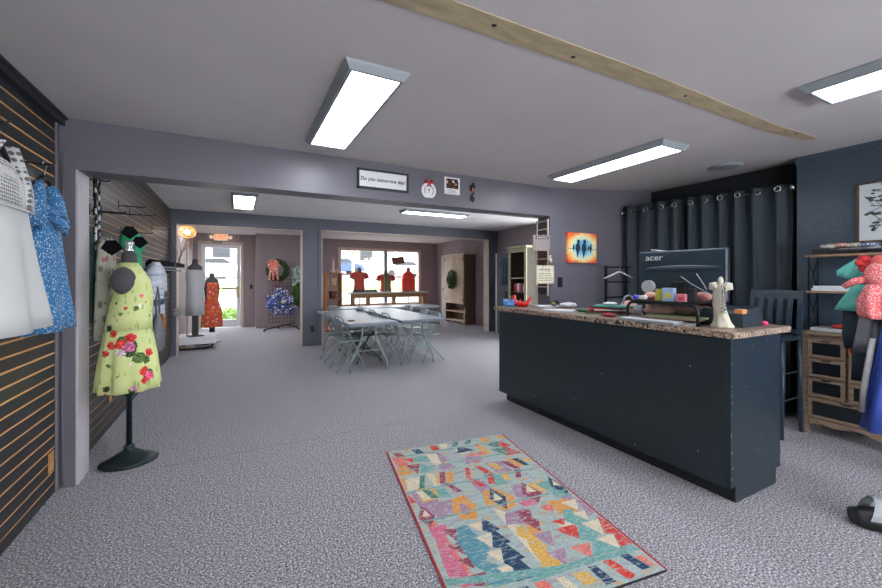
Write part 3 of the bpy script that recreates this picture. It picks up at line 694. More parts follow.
# under the riser: paper trays and folders
for i, (c, l) in enumerate((('#c9c6bd', 'cream'), ('#20242a', 'black'), ('#b08d78', 'tan'), ('#8a9a72', 'sage green'))):
    bm = B(); box(bm, -.09, .09, -.2, .2, 0, .012, 0, .002); tag(obj('folder', bm, mat('folder_'+l.replace(' ', '_'), c, .5), None, (2.86+.01*i, 1.78-.02*i, ZT+.013*i), .05*i), l+' folder lying under the monitor riser, '+['lowest', 'second', 'third', 'topmost'][i]+' in the pile', 'folder', 'folders under the riser')
bm = B(); box(bm, -.07, .07, -.22, .22, 0, .018, 0, .004)
for i in range(4):
    for k in range(14): box(bm, -.06+i*.03, -.036+i*.03, -.21+k*.03, -.186+k*.03, .018, .022, 1)
tag(obj('keyboard', bm, [M['fixture'], M['paper']], None, (2.715, 1.83, ZT), .02), 'pale grey keyboard lying in front of the folders under the riser', 'keyboard')
# monitor seen from behind
t_ = thing('computer_monitor', 'large black computer monitor seen from behind on the counter', 'monitor', (3.13, 1.845, ZT), .12)
H0, H1, WY = .155, .55, .325
bm = B(); box(bm, -.012, .02, -WY, WY, H0, H1, 0, .006); obj('screen_bezel', bm, M['black'], t_)
t = base('monitor_shell', '#243542', .3); v = t.coord(); t.l(t.ramp(t.noise(6, v), [(.3, lin('#212f3b')), (.7, lin('#293b48'))]), t.b.inputs['Base Color']); MS = t.m
bm = B(); rings = []
for ins, dx in ((0, -.012), (.003, -.024), (.012, -.03)):
    rings.append([(dx, -WY+ins, H0+ins), (dx, WY-ins, H0+ins), (dx, WY-ins, H1-ins), (dx, -WY+ins, H1-ins)])
loft(bm, rings, 0, True, True, False); blob(bm, (-.03, -.01, H1-.15), .28, (.05, 1, .10), 0, 4)
obj('back_shell', bm, MS, t_)
text('acer', .07, M['white'], t_, (-.034, WY-.13, H1-.055), FW, 'logo_lettering', .001, sx=1.15)
bm = B(); tube(bm, [(-.058, .235, .255), (-.03, .235, .255)], .052, 28); obj('round_plate', bm, mat('pale_sticker', '#b9bcc4', .5), t_, label='pale round plate')
bm = B(); box(bm, -.046, -.03, .10, .175, .205, .238, 0); obj('rating_label', bm, mat('grey_label', '#aab2b8', .5), t_)
bm = B(); box(bm, -.06, .0, -.05, .05, 0, .3, 0, .01); box(bm, -.1, .1, -.12, .12, 0, .012, 0, .004); obj('stand', bm, M['black'], t_)
bm = B(); tube(bm, [(-.05, -.02, .34), (-.06, -.1, .28), (-.055, -.2, .22), (-.05, -.28, .17)], .004, 6); tube(bm, [(-.05, -.13, .36), (-.058, -.17, .30), (-.05, -.2, .24)], .004, 6); obj('cable', bm, M['fixture'], t_)
bm = B(); box(bm, -.03, .03, -.09, .09, 0, .006, 0, .002, Matrix.Rotation(.15, 4, 'X')); tag(obj('folded_note', bm, M['paper'], None, (3.14, 2.0, ZT+.55)), 'folded white note lying on the top edge of the monitor', 'note')
# cream statue vase draped with necklaces
t_ = thing('figurine_stand', 'cream sculpted figurine with spread top standing at the near end of the counter', 'figurine', (2.82, 1.405, ZT), -1.2); t_.scale = (.98, .98, 1.38)
M['ivory'] = mat('ivory_resin', '#bfbaa9', .6, var=.1, ns=20, bump=.3, bs=40)
bm = B(); prof = [(.052, 0, .006), (.056, .01, .006), (.044, .022, .008), (.036, .045, .006), (.031, .08, -.002), (.028, .12, -.010), (.029, .155, -.010), (.031, .18, -.005), (.024, .2, 0), (.013, .212, 0)]
loft(bm, [[(dx+r*(1+.10*math.cos(7*a+z*30))*math.cos(a)*1.15, r*(1+.10*math.cos(7*a+z*30))*math.sin(a)*.8, z) for a in [2*PI*k/28 for k in range(28)]] for r, z, dx in prof]); obj('draped_body', bm, M['ivory'], t_)
bm = B(); blob(bm, (.0, 0, .222), .019, (.9, .9, 1.15)); obj('head', bm, M['ivory'], t_)
for s in (-1, 1):
    bm = B(); tube(bm, [(s*.012, 0, .18), (s*.034, 0, .2), (s*.05, .004, .198), (s*.056, .004, .18)], [.016, .022, .02, .012], 10); obj('wing', bm, M['ivory'], t_)
bm = B(); random.seed(2)
tube(bm, [(.008, -.03, .205), (.012, -.036, .16), (.016, -.036, .11), (.024, -.04, .085), (.03, -.036, .11), (.026, -.034, .16), (.02, -.03, .2)], .0028, 6)
for i in range(46): blob(bm, (.02+.010*math.sin(i), -.036+random.uniform(-.005, .005), .19-i*.0026), .0042, (1, 1, 1), 0, 1)
nk = obj('bead_necklace', bm, mat('pewter_beads', '#6f6b72', .3, metal=.5), None, (2.82, 1.405, ZT), -1.2); nk.scale = (.98, .98, 1.38)
tag(nk, 'pewter bead necklaces draped over the cream figurine', 'necklace')
# receipt printer box, grey
t_ = thing('cash_drawer', 'dark teal cash box with orange label behind the cream figurine', 'cash box', (3.05, 1.47, ZT), .05); t_.scale = (1.15, 1.25, 1.3)
mt = mat('dark_teal_plastic', '#26363d', .35)
bm = B(); box(bm, -.13, .13, -.115, .115, 0, .07, 0, .006); obj('case', bm, mt, t_)
bm = B(); prism(bm, [(x, -.11, z) for x, z in ((-.12, .0705), (.12, .0705), (.12, .1), (-.09, .085))], (0, .2, 0)); obj('lid', bm, mt, t_)
bm = B(); box(bm, -.124, -.07, -.112, -.075, .0705, .092, 0, .002); obj('label_tab', bm, mat('orange_label', '#d08a52', .5), t_, label='orange sticker')
bm = B(); tube(bm, [(-.134, -.03, .035), (-.128, -.03, .035)], .008, 10); obj('lock', bm, M['black'], t_)
bm = B(); random.seed(6); blob(bm, (0, 0, .016), .02, (1.2, 1, .8), 0, 2, .1); tag(obj('pink_scrunchie', bm, mat('hot_pink', '#d9436f', .7), None, (3.22, 1.33, ZT)), 'hot pink scrunchie at the near right end of the counter', 'hair tie')
o = papers((2.76, 1.56, ZT), 1.5, 'small white card lying beside the cream figurine', 1, size=(.06, .1))

# black shelf rack behind the counter with a white hanger
t_ = thing('ladder_rack', 'black metal ladder rack standing against the mauve wall behind the counter', 'rack', (0, 0, 0))
for x in (4.03, 4.70):
    bm = B(); box(bm, x-.012, x+.012, 3.28, 3.304, 0, 1.53); obj('upright', bm, M['blackm'], t_)
for z in (.4, .95, 1.14, 1.33, 1.515):
    bm = B(); box(bm, 4.042, 4.688, 3.283, 3.301, z-.01, z+.01); obj('rung', bm, M['blackm'], t_)
def hanger(m, W=.42, name='clothes_hanger', label='', h=0):
    """hanger along local X, hook tip at the origin top"""
    t_ = thing(name, label, 'hanger')
    bm = B(); tube(bm, arc((0, 0, -.02), .02, 0, PI*1.05, 8)[::-1]+[(.02, 0, -.03), (.0, 0, -.055), (0, 0, -.085)], .0025, 6); obj('hook', bm, M['chrome'], t_)
    bm = B(); tube(bm, [(-W/2, 0, -.17), (-W/4, 0, -.13), (-.03, 0, -.095), (.03, 0, -.095), (W/4, 0, -.13), (W/2, 0, -.17)], [.008, .01, .011, .011, .01, .008], 8); obj('shoulder_bar', bm, m, t_)
    return t_
hg = hanger(M['white'], .54, label='white plastic hanger hanging empty from the black ladder rack'); hg.location = (4.25, 3.27, 1.548)

# ------------------------------------------------------------------ bar chair, curtains
t_ = thing('bar_chair', 'dark wooden slat-back bar chair behind the near end of the counter', 'chair', (4.33, 1.765, 0), 0)
W = .185; mc = M['darkchair']
for y in (-W, W):
    bm = B(); tube(bm, [(.16, y, 0), (.13, y, .45), (.12, y, .86)], .02, 8); obj('leg', bm, mc, t_)
    bm = B(); tube(bm, [(-.22, y, 0), (-.18, y, .84)], .019, 8); obj('leg', bm, mc, t_)
    bm = B(); rg = [[(x-.014, y-.018, z), (x+.014, y-.018, z), (x+.014, y+.018, z), (x-.014, y+.018, z)] for x, z in ((.12, .84), (.125, .95), (.145, 1.1), (.18, 1.265))]; loft(bm, rg, 0, True, True, False); obj('back_post', bm, mc, t_)
bm = B(); rg = [[(.18-.012-.0+.012*math.cos(PI*i/8*0), 0, 0)] for i in range(1)]
prism(bm, [(.162-.012*(1-abs(y)/W), y, 1.185) for y in (-W, 0, W)]+[(.18, W, 1.26), (.176, 0, 1.268), (.18, -W, 1.26)], (.02, 0, 0)); obj('top_rail', bm, mc, t_)
for i in range(4):
    y = -.11+i*.0735; bm = B(); rg = [[(x-.006, y-.02, z), (x+.006, y-.02, z), (x+.006, y+.02, z), (x-.006, y+.02, z)] for x, z in ((.125, .90), (.125, 1.0), (.143, 1.1), (.165, 1.2))]; loft(bm, rg, 0, True, True, False); obj('back_slat', bm, mc, t_)
bm = B(); box(bm, .11, .14, -W, W, .88, .915); obj('lower_rail', bm, mc, t_)
bm = B(); box(bm, -.21, .14, -.2, .2, .83, .865, 0, .012); obj('seat', bm, mc, t_)
for z, c in ((.32, 'chrome'), (.55, 'chrome')):
    bm = B()
    for y in (-W, W): tube(bm, [(-.2, y, z), (.14, y, z)], .008, 8)
    tube(bm, [(-.2, -W, z), (-.2, W, z)], .008, 8); obj('footrest', bm, mc if z > .5 else M['darkchair'], t_)
# curtain rod and four grommet curtains
RA, RBp = Vector((4.47, 3.395, 2.225)), Vector((4.82, 1.765, 2.268)); D = (RBp-RA); LN = D.length; D.normalize(); Nn = Vector((D.y, -D.x, 0)).normalized()
t_ = thing('curtain_rod', 'thin dark curtain rod with a chrome finial in front of the recess', 'curtain rod')
bm = B(); tube(bm, [RA+D*.02, RBp-D*.02], .009, 10); obj('rod', bm, M['blackm'], t_)
bm = B(); blob(bm, RA-D*.005, .026); blob(bm, RBp, .024); obj('finial', bm, M['chrome'], t_)
labs = ['dark slate curtain panel nearest the mauve wall corner', 'narrow dark slate curtain panel behind the left half of the monitor', 'wide dark slate curtain panel rising behind the right end of the monitor', 'dark slate curtain panel next to the blue wall behind the bar chair']
spans = [(.035, .42), (.43, .72), (.745, 1.17), (1.175, 1.665)]
for i, (a, b_) in enumerate(spans):
    t_ = thing('curtain', labs[i], 'curtain', (0, 0, 0), 0, 'grommet curtains on the rod'); random.seed(20+i)
    nf = max(2, int((b_-a)/.13)); N = 110; ph = random.uniform(0, 6)
    def cp(s, z):
        k = max(0, min(1, (2.28-z)/.5)); u = (s-a)/(b_-a); A = .032*(1-.25*k)+.012*math.sin(u*9+ph)
        off = A*math.sin(nf*2*PI*u+.3*math.sin(u*7+ph)+.25*k*math.sin(3*z+u*5)); q = RA+D*(s+.012*k*math.sin(u*17+z*1.3))+Nn*off
        return Vector((q.x, q.y, z))
    zs = [2.31, 2.2, 2.05, 1.8, 1.5, 1.1, .7, .3, .04]; bm = B()
    sl = RA.z+.05
    rings = [[cp(a+(b_-a)*j/N, z if k else z+(.0)) for j in range(N+1)] for k, z in enumerate(zs)]
    loft(bm, rings, 0, False, False); c_ = obj('curtain_cloth', bm, M['curtain'], t_)
    so = c_.modifiers.new('thickness', 'SOLIDIFY'); so.thickness = .003
    bm = B()
    for g in range(nf*4):
        s = a+(b_-a)*(g+.5)/(nf*4)
        if g % 4 == 1: p = cp(s, RA.z+(s/LN)*(RBp.z-RA.z))+Nn*.008; tube(bm, [p+D*(.024*math.cos(q))+Vector((0, 0, .024*math.sin(q))) for q in [2*PI*k/16 for k in range(17)]], .0055, 6)
    obj('grommet_rings', bm, M['chrome'], t_)

# ------------------------------------------------------------------ dresser with hutch shelf against the blue wall
DX, D0, D1 = 4.50, 1.0, 1.575
t_ = thing('dresser', 'weathered wood dresser with dark panelled drawers against the blue wall', 'dresser')
for x, y in ((DX, D1-.034), (DX, D0), (XR-.09, D1-.034), (XR-.09, D0)):
    bm = B(); box(bm, x, x+.04, y, y+.034, 0, .885); obj('post', bm, M['oldwood'], t_)
bm = B(); box(bm, DX+.02, XR-.05, D0+.02, D1-.02, .11, .88); obj('carcass', bm, M['oldwood'], t_)
bm = B(); box(bm, DX-.025, XR-.04, D0-.025, D1+.025, .885, .91, 0, .004); obj('top', bm, M['oldwoodh'], t_)
def drawer(y0, y1, z0, z1):
    bm = B(); k = .026
    box(bm, DX-.006, DX+.03, y0, y0+k, z0, z1); box(bm, DX-.006, DX+.03, y1-k, y1, z0, z1); box(bm, DX-.006, DX+.03, y0+k, y1-k, z0, z0+k*.8)
    ym = (y0+y1)/2; n = 10; top = [(DX-.006, y0+k, z1-k), (DX-.006, y0+k, z1)]+[(DX-.006, ym-.045*math.cos(PI*i/n), z1-.016*math.sin(PI*i/n)) for i in range(n+1)]+[(DX-.006, y1-k, z1), (DX-.006, y1-k, z1-k)]
    prism(bm, top, (.036, 0, 0)); d = obj('drawer', bm, M['oldwoodh'], t_)
    bm = B(); box(bm, DX+.004, DX+.025, y0+k, y1-k, z0+k*.8, z1-k); obj('drawer_panel', bm, M['glassdark'], d, label='dark inset panel')
    bm = B(); tube(bm, [(DX-.008, ym-.035, z1-.006), (DX-.008, ym-.02, z1-.012), (DX-.008, ym+.02, z1-.012), (DX-.008, ym+.035, z1-.006)], [.002, .006, .006, .002], 8); obj('finger_slot', bm, M['black'], d)
ymid = (D0+D1)/2
for z0 in (.345, .515, .685):
    drawer(ymid+.012, D1-.038, z0, z0+.155); drawer(D0+.038, ymid-.012, z0, z0+.155)
drawer(D0+.038, D1-.038, .155, .325)
bm = B(); prism(bm, [(DX+.002, D0+.045, .145), (DX+.002, D1-.045, .145), (DX+.002, D1-.045, .085)]+[(DX+.002, D1-.045-(D1-D0-.09)*i/24, .085+.022*math.sin(PI*i/24)+.012*math.sin(4*PI*i/24)) for i in range(1, 25)], (.02, 0, 0)); obj('scalloped_apron', bm, M['oldwood'], t_)
t_ = thing('hutch_shelf', 'two-tier wood shelf with crossed black metal ends above the dresser', 'shelf', (0, 0, .911))
SX0, SX1 = 4.62, 4.83
for z in (.335, .66):
    bm = B(); box(bm, SX0-.015, SX1, .66, 1.595, z, z+.018); obj('shelf_board', bm, M['shelfwood'], t_)
for y in (1.575, .69):
    bm = B()
    for x in (SX0, SX1-.02): box(bm, x, x+.012, y-.006, y+.006, 0, .66)
    for z in (.02, .35): tube(bm, [(SX0, y, z), (SX1-.015, y, z+.3)], .005, 6); tube(bm, [(SX1-.015, y, z), (SX0, y, z+.3)], .005, 6)
    obj('crossed_end', bm, M['blackm'], t_)
def tray(x, y, z, w, d, h, m, label, cat='box', rz=0, name='storage_box'):
    bm = B(); box(bm, -w/2, w/2, -d/2, d/2, 0, .006); k = .006
    for a in ((-w/2, -w/2+k, -d/2, d/2), (w/2-k, w/2, -d/2, d/2), (-w/2, w/2, -d/2, -d/2+k), (-w/2, w/2, d/2-k, d/2)): box(bm, *a, 0, h)
    return tag(obj(name, bm, m, None, (x, y, z), rz), label, cat)
tray(4.72, 1.40, 1.59, .2, .30, .05, M['black'], 'flat black tray on the top shelf above the dresser', 'tray', name='flat_tray')
random.seed(31)
for i, (c, l) in enumerate((('#d9d3cb', 'crumpled cream scarf'), ('#c98f80', 'faded coral scarf'), ('#5e7194', 'blue grey scarf'), ('#c9c3b6', 'beige printed scarf'))):
    bm = B(); blob(bm, (0, 0, .02), .055, (1.2, 1.3, .42), 0, 3, .14); tag(obj('folded_scarf', bm, print_mat('scarf_%s' % l.replace(' ', '_'), c, [([ '#8f8780', '#e8e4dc', c], 60, .4, (1, 1, 1))]), None, (4.70, [1.45, 1.375, 1.22, 1.29][i], [1.64, 1.645, 1.64, 1.64][i])), l+' on the black tray, '+['farthest from the tree picture', 'second farthest from the tree picture', 'nearest the tree picture', 'second nearest the tree picture'][i], 'scarf')
bm = B(); box(bm, -.09, .09, -.13, .13, 0, .022, 0, .002); box(bm, -.085, .09, -.125, .12, .024, .045, 0, .002); tag(obj('white_carton', bm, M['paper'], None, (4.72, 1.43, 1.265), .03), 'flat white carton at the far end of the lower hutch shelf', 'carton')
bm = B(); lathe(bm, [(.05, 0), (.052, .03), (.045, .05), (.042, .05), (.045, .01)], n=24); tag(obj('metal_tin', bm, M['chrome'], None, (4.70, 1.24, 1.265)), 'low round metal tin on the lower hutch shelf', 'tin')
bm = B(); box(bm, -.12, .12, -.16, .16, 0, .03, 0, .006); tag(obj('grey_cloth', bm, mat('pale_grey_cloth', '#b6bcc2', .9), None, (4.66, 1.38, .911)), 'folded pale grey cloth on the dresser top', 'cloth')
random.seed(3)
for y, n in ((1.36, 'left'), (1.22, 'right')):
    bm = B(); blob(bm, (0, 0, .018), .05, (1, 1.2, .35), 0, 3, .15); tag(obj('red_cloth', bm, mat('tomato_cloth', '#d4483c', .9), None, (4.62, y, .942 if y > 1.3 else .942)), 'small tomato red cloth on the folded grey cloth, '+('the one nearer the chair' if n == 'left' else 'the one nearer the clothes'), 'cloth')
# tree picture on the blue wall
t_ = thing('tree_picture', 'brown framed picture of a leafy branch with a red bird on the blue wall', 'picture', (XR, .98, 0))
PY0, PY1, PZ0, PZ1 = -.34, .338, 1.69, 2.205
bm = B(); k = .014
for a in ((PY0, PY0+k, PZ0, PZ1), (PY1-k, PY1, PZ0, PZ1), (PY0, PY1, PZ0, PZ0+k), (PY0, PY1, PZ1-k, PZ1)): box(bm, -.03, -.001, *a)
obj('frame', bm, M['darkwood'], t_)
bm = B(); box(bm, -.02, -.005, PY0+k, PY1-k, PZ0+k, PZ1-k); obj('print', bm, mat('print_paper', '#c6ced3', .6, var=.03), t_)
bm = B(); random.seed(14)
def twig(p, a, L, r, k):
    q = (p[0], p[1]+L*math.cos(a), p[2]+L*math.sin(a)); tube(bm, [p, q], r, 5)
    for j in range(5 if k else 4):
        s = random.uniform(.3, 1); b_ = a+random.choice((-1, 1))*random.uniform(.5, 1.1)
        pp = (p[0], p[1]+(q[1]-p[1])*s, p[2]+(q[2]-p[2])*s)
        if k: twig(pp, b_, L*.5, r*.7, k-1)
        else: blob(bm, (p[0], pp[1]+.018*math.cos(b_), pp[2]+.018*math.sin(b_)), .016, (.1, 1, .45), 0, 1)
twig((-.022, 0, 1.76), 1.35, .24, .004, 1); twig((-.022, .04, 1.97), .15, .22, .003, 1); twig((-.022, .03, 2.0), .75, .2, .003, 1); twig((-.022, .02, 1.9), -.1, .2, .003, 1); twig((-.022, 0, 1.9), 2.2, .2, .003, 1)
obj('branch_drawing', bm, mat('olive_ink', '#4d5148', .8), t_)
bm = B(); blob(bm, (-.024, .14, 1.965), .022, (.1, 1.3, .8)); blob(bm, (-.024, .165, 1.98), .012, (.1, 1, 1)); obj('bird_drawing', bm, mat('cardinal_red', '#b03a3a', .8), t_)
bm = B(); tube(bm, [(-.01, .24, PZ1), (-.004, 0, PZ1+.16), (-.01, -.24, PZ1)], .003, 5); obj('hanging_cord', bm, M['fixture'], t_)

# ------------------------------------------------------------------ garments
def cloth_rings(levels, folds=8, n=56, ph=0, asym=.0):
    R = []
    for z, cx, hw, hd, cy, am in levels:
        r = []
        for k in range(n):
            a = 2*PI*k/n; f = 1+am*math.sin(folds*a+ph+.5*math.sin(2*a+z*2)); c, s = math.cos(a), math.sin(a)
            r.append((cx+hw*math.copysign(abs(c)**.85, c)*(1+am*.3*math.sin(folds*a+ph)), cy+hd*s*f+hd*asym*c, z))
        R.append(r)
    return R
def garment(bm, levels, folds=8, ph=0, mi=0, n=56): return loft(bm, cloth_rings(levels, folds, n, ph), mi)
RN = PI/2           # lateral axis along the wall (world y)
# white crochet-top dress, slat wall, front room
def lace(name, sc_, th):
    t = base(name, '#dcdcda', .8); v = t.coord(); vo = t.n('ShaderNodeTexVoronoi'); vo.inputs['Scale'].default_value = sc_; vo.inputs['Randomness'].default_value = .2; t.l(v, vo.inputs['Vector'])
    m1 = t.ramp(vo.outputs['Distance'], [(th, (0, 0, 0)), (th+.06, (1, 1, 1))]); t.l(t.mix(m1, lin('#6f7275'), lin('#cfcfcd')), t.b.inputs['Base Color']); t.bump(m1, .6, .01); return t.m
M['lace'] = lace('crochet_mesh', 72, .34); M['lace2'] = lace('crochet_ladder', 46, .40)
M['wcloth'] = mat('white_cotton', '#c9cbca', .85, var=.03, ns=5)
t_ = thing('white_dress', 'white dress with openwork crochet top hanging at the left edge', 'dress', (-.80, 2.06, 0), RN)
bm = B(); garment(bm, [(1.165, 0, .39, .07, 0, .30), (1.25, 0, .36, .066, 0, .28), (1.40, 0, .30, .056, 0, .2), (1.55, 0, .25, .048, 0, .1), (1.655, 0, .222, .042, 0, .03)], 7, .4); obj('skirt', bm, M['wcloth'], t_)
bm = B(); garment(bm, [(1.655, 0, .216, .04, 0, .02), (1.70, 0, .21, .04, 0, .02), (1.76, 0, .19, .038, 0, 0), (1.80, 0, .15, .03, 0, 0), (1.83, 0, .08, .02, 0, 0)], 7); bd = obj('crochet_bodice', bm, M['lace'], t_)
for s in (-1, 1):
    bm = B(); R = []
    for k in range(13):
        q = k/12; co = s*(.225+.012*math.sin(PI*q)-.125*q**2.2); ci = s*(.15+.02*math.sin(PI*q)-.105*q**1.6); z = 1.66+.225*q
        R.append([(ci, -.047, z+.004), (co, -.03, z-.012*q), (co+s*.004, .03, z-.012*q), (ci, .047, z+.004)])
    loft(bm, R, 0, True, True, False); obj('crochet_strap', bm, M['lace2'], t_)
bm = B(); tube(bm, [(-.22, -.03, 1.655), (-.12, -.044, 1.652), (0, -.046, 1.65), (.12, -.044, 1.652), (.22, -.03, 1.655)], .005, 6); obj('waist_trim', bm, M['lace'], t_)
# blue dress
M['bluep'] = print_mat('blue_speckle_print', '#39719f', [(['#9fbcd8', '#bccfe0'], 105, .33, (1, 1, .8))])
t_ = thing('blue_dress', 'blue dress with small white speckles hanging beside the doorway trim', 'dress', (-.90, 2.79, 0), RN); t_.scale = (.9, 1, 1)
bm = B(); garment(bm, [(1.10, .03, .275, .07, 0, .32), (1.2, .03, .245, .065, 0, .28), (1.35, .02, .20, .058, 0, .2), (1.52, .01, .165, .05, 0, .12), (1.60, 0, .15, .048, 0, .1), (1.66, 0, .15, .05, 0, .02)], 6, 1.0); obj('skirt', bm, M['bluep'], t_)
bm = B(); garment(bm, [(1.655, 0, .15, .05, 0, .02), (1.72, 0, .14, .05, 0, .06), (1.76, 0, .13, .04, 0, .1)], 6, 1)
for s in (-1, 1): loft(bm, [[(s*cx+r*math.cos(a), rd*math.sin(a), z+.3*r*math.sin(a*2)) for a in [2*PI*k/20 for k in range(20)]] for z, cx, r, rd in ((1.875, .085, .02, .02), (1.86, .10, .045, .03), (1.80, .135, .06, .045), (1.72, .16, .062, .05), (1.66, .175, .05, .05), (1.63, .17, .04, .04))])
obj('bodice', bm, M['bluep'], t_)
bm = B(); tube(bm, [(-.1, -.055, 1.70), (-.02, -.075, 1.66), (.06, -.06, 1.70), (.15, -.045, 1.67)], [.02, .028, .022, .02], 8); obj('ruffle', bm, M['bluep'], t_)
def hang(m, x, y, z, rz, label, W=.36):
    h = hanger(m, W, label=label); h.location = (x, y, z); h.rotation_euler[2] = rz; return h
hang(M['black'], -.90, 2.79, 2.0, RN, 'black hanger holding the blue speckled dress')
hang(M['black'], -.80, 2.06, 1.985, RN, 'black hanger holding the white crochet dress', .3)
def faceout(y, z, L, label, m='blackm'):
    t_ = thing('faceout_hook', label, 'hook', (XL, y, z), 0, 'black hooks on the slat wall')
    bm = B(); box(bm, .0, .006, -.018, .018, -.03, .05, 0, .002); obj('wall_plate', bm, M[m], t_)
    bm = B(); tube(bm, [(.004, 0, 0), (L, 0, -.004), (L+.012, 0, .012)], .005, 8); obj('arm', bm, M[m], t_)
for y, z, L, l in ((2.79, 1.985, .17, 'black wall hook carrying the hanger of the blue dress'), (2.06, 1.97, .27, 'black wall hook carrying the hanger of the white dress'), (3.85, 2.13, .16, 'black wall hook with the chain scarf, next to the doorway trim'),
                   (4.05, 1.92, .22, 'black wall hook holding the camouflage print dress'), (4.35, 1.95, .26, 'black wall hook holding the green top'), (4.9, 2.10, .2, 'empty black wall hook high above the striped shirt'), (5.35, 2.08, .22, 'empty black wall hook second in the high row of the middle room'), (5.0, 1.85, .25, 'black wall hook holding the striped shirt'), (6.6, 2.06, .2, 'empty black wall hook far along the middle room slat wall')):
    faceout(y, z, L, l)
t_ = thing('clear_sign_holder', 'tilted silver card holder on the slat wall at the top left edge', 'sign holder', (-.93, 2.20, 2.03), .2)
bm = B(); box(bm, -.08, .08, -.08, .08, 0, .006, 0, .002, Matrix.Rotation(.5, 4, 'Y')); obj('card_plate', bm, M['fixture'], t_)
# slat wall outlets and others
def outlet(loc, rz, m, label, sw=False):
    t_ = thing('wall_outlet' if not sw else 'light_switch', label, 'outlet' if not sw else 'switch', loc, rz)
    bm = B(); box(bm, -.038, .038, -.006, 0, -.06, .06, 0, .003); obj('cover_plate', bm, m, t_)
    bm = B()
    for z in (-.026, .026):
        box(bm, -.015, .015, -.009, -.006, z-.014, z+.014, 0, .003)
    obj('sockets', bm, m, t_)
M['wplate'] = mat('wood_tone_plate', '#b58a55', .5); M['dplate'] = mat('black_plate', '#14171c', .4)
outlet((XL+.002, 3.30, .225), PI/2, M['wplate'], 'wood coloured outlet low on the slat wall by the doorway trim')
outlet((XL+.002, 4.60, .30), PI/2, M['wplate'], 'wood coloured outlet low on the slat wall behind the dress form')
outlet((1.36, Y2-.012, .34), 0, M['dplate'], 'black outlet low on the post between the two far openings')
outlet((.36, YW, 1.13), 0, M['dplate'], 'black wall switch plate right of the entry door', True)
outlet((6.298, 9.2, .35), -PI/2, M['dplate'], 'dark outlet low on the far right wall right of the cabinet')
outlet((3.40, YB-.001, 1.33), 0, M['dplate'], 'black outlet on the mauve wall right of the hanging word signs')
bm = B(); tube(bm, [(-1.012, YB-.02, 2.2), (-1.016, YB-.022, 1.6), (-1.008, YB-.024, 1.0), (-1.013, YB-.03, .5), (-1.0, YB-.05, .2), (-1.012, YB-.02, .02)], .004, 6); tag(obj('cable', bm, M['trim'], None), 'thin cable running down the trim strip beside the doorway', 'cable')
# dress form with yellow-green floral dress
def on_dress(lat, z):
    r = .145+max(0, 1.0-z)*.11; a0 = math.atan2(-3.66, .715)         # bearing of the camera side
    d = max(-.97, min(.97, lat/r)); a = a0+math.asin(d); wx, wy = r*math.cos(a), r*math.sin(a); q = -(.10+PI/2)
    return (wx*math.cos(q)-wy*math.sin(q), (wx*math.sin(q)+wy*math.cos(q))*.93, z)
GR, DG = '#4f6b2e', '#33482a'
sp = []
for lat, z, r, c in ((.10, 1.30, .016, GR), (.05, 1.06, .018, DG), (-.05, 1.12, .014, GR), (.12, 1.10, .016, GR), (-.12, .76, .022, GR), (-.15, .84, .014, DG), (.07, .94, .018, GR), (.18, .74, .03, GR), (-.06, .68, .02, GR), (-.08, 1.20, .014, GR), (.02, 1.28, .012, DG), (-.03, .93, .05, GR), (.0, .86, .06, DG), (.06, .80, .055, GR), (.11, .67, .055, DG), (.10, .78, .04, GR), (.14, .98, .03, DG), (-.13, .60, .03, DG), (.02, .575, .03, GR), (-.11, 1.02, .035, DG), (.04, 1.16, .025, GR), (.02, .90, .04, DG), (.16, .86, .035, GR),
                     (-.045, .90, .034, '#d9402f'), (.01, .95, .03, '#cf3038'), (.0, .885, .032, '#cf6f9a'), (-.05, .85, .03, '#ecd5da'), (-.10, .90, .028, '#d8443a'), (-.085, .98, .024, '#d23c34'), (-.13, .84, .028, '#cf3a34'), (-.16, .76, .022, '#e9d0d6'), (.07, 1.245, .016, '#dd6c70'), (-.02, 1.16, .012, '#d5402f'), (.12, .83, .026, '#d13036'), (.155, .80, .018, '#d94a40'), (.085, .70, .034, '#d8382e'), (.12, .655, .032, '#dd5c88'), (.085, .635, .028, '#d2332e'),
                     (.03, .59, .02, '#e3a0b8'), (.09, 1.20, .014, '#d5402f'), (.065, 1.18, .013, '#e9d0d6'), (.11, 1.23, .012, '#d5402f'), (-.14, .56, .014, '#cc3a34'), (.15, .96, .02, '#ecd5da'), (.0, 1.02, .016, '#e3b0c0'), (-.17, .70, .018, '#dd7c66'), (.19, .64, .02, '#d2332e'), (.10, 1.08, .012, '#e9d0d6'), (.13, 1.13, .01, '#d5402f'), (-.07, 1.08, .012, '#dd8c96'), (-.12, .86, .014, '#cc3a34'), (.0, .76, .014, '#e9d0d6')):
    sp.append(on_dress(lat, z)+(r*(.78 if c in (GR, DG) else 1.1), c))
M['floral'] = spots_mat('yellow_green_floral', '#d6dea0', ['#cbd68c', '#a9c46c'], sp)
t_ = thing('dress_form', 'dark dress form on a fluted oval black base near the doorway', 'dress form', (-.715, 3.66, 0), .10)
bi = mat('dark_iron', '#1d2a2e', .4, metal=.3)
bm = B(); lathe(bm, [(.17, 0), (.178, .012), (.172, .026), (.14, .03), (.12, .045), (.075, .075), (.04, .095), (.03, .11), (.036, .12), (.03, .13), (.02, .14)], n=64, sx=1, sy=.82, flute=.02, nf=32); obj('base', bm, bi, t_)
bm = B(); lathe(bm, [(.019, .13), (.018, .5), (.03, .505), (.034, .53), (.03, .56), (.045, .6)], n=20); obj('pole', bm, bi, t_)
M['form'] = mat('form_charcoal', '#4a494d', .8)
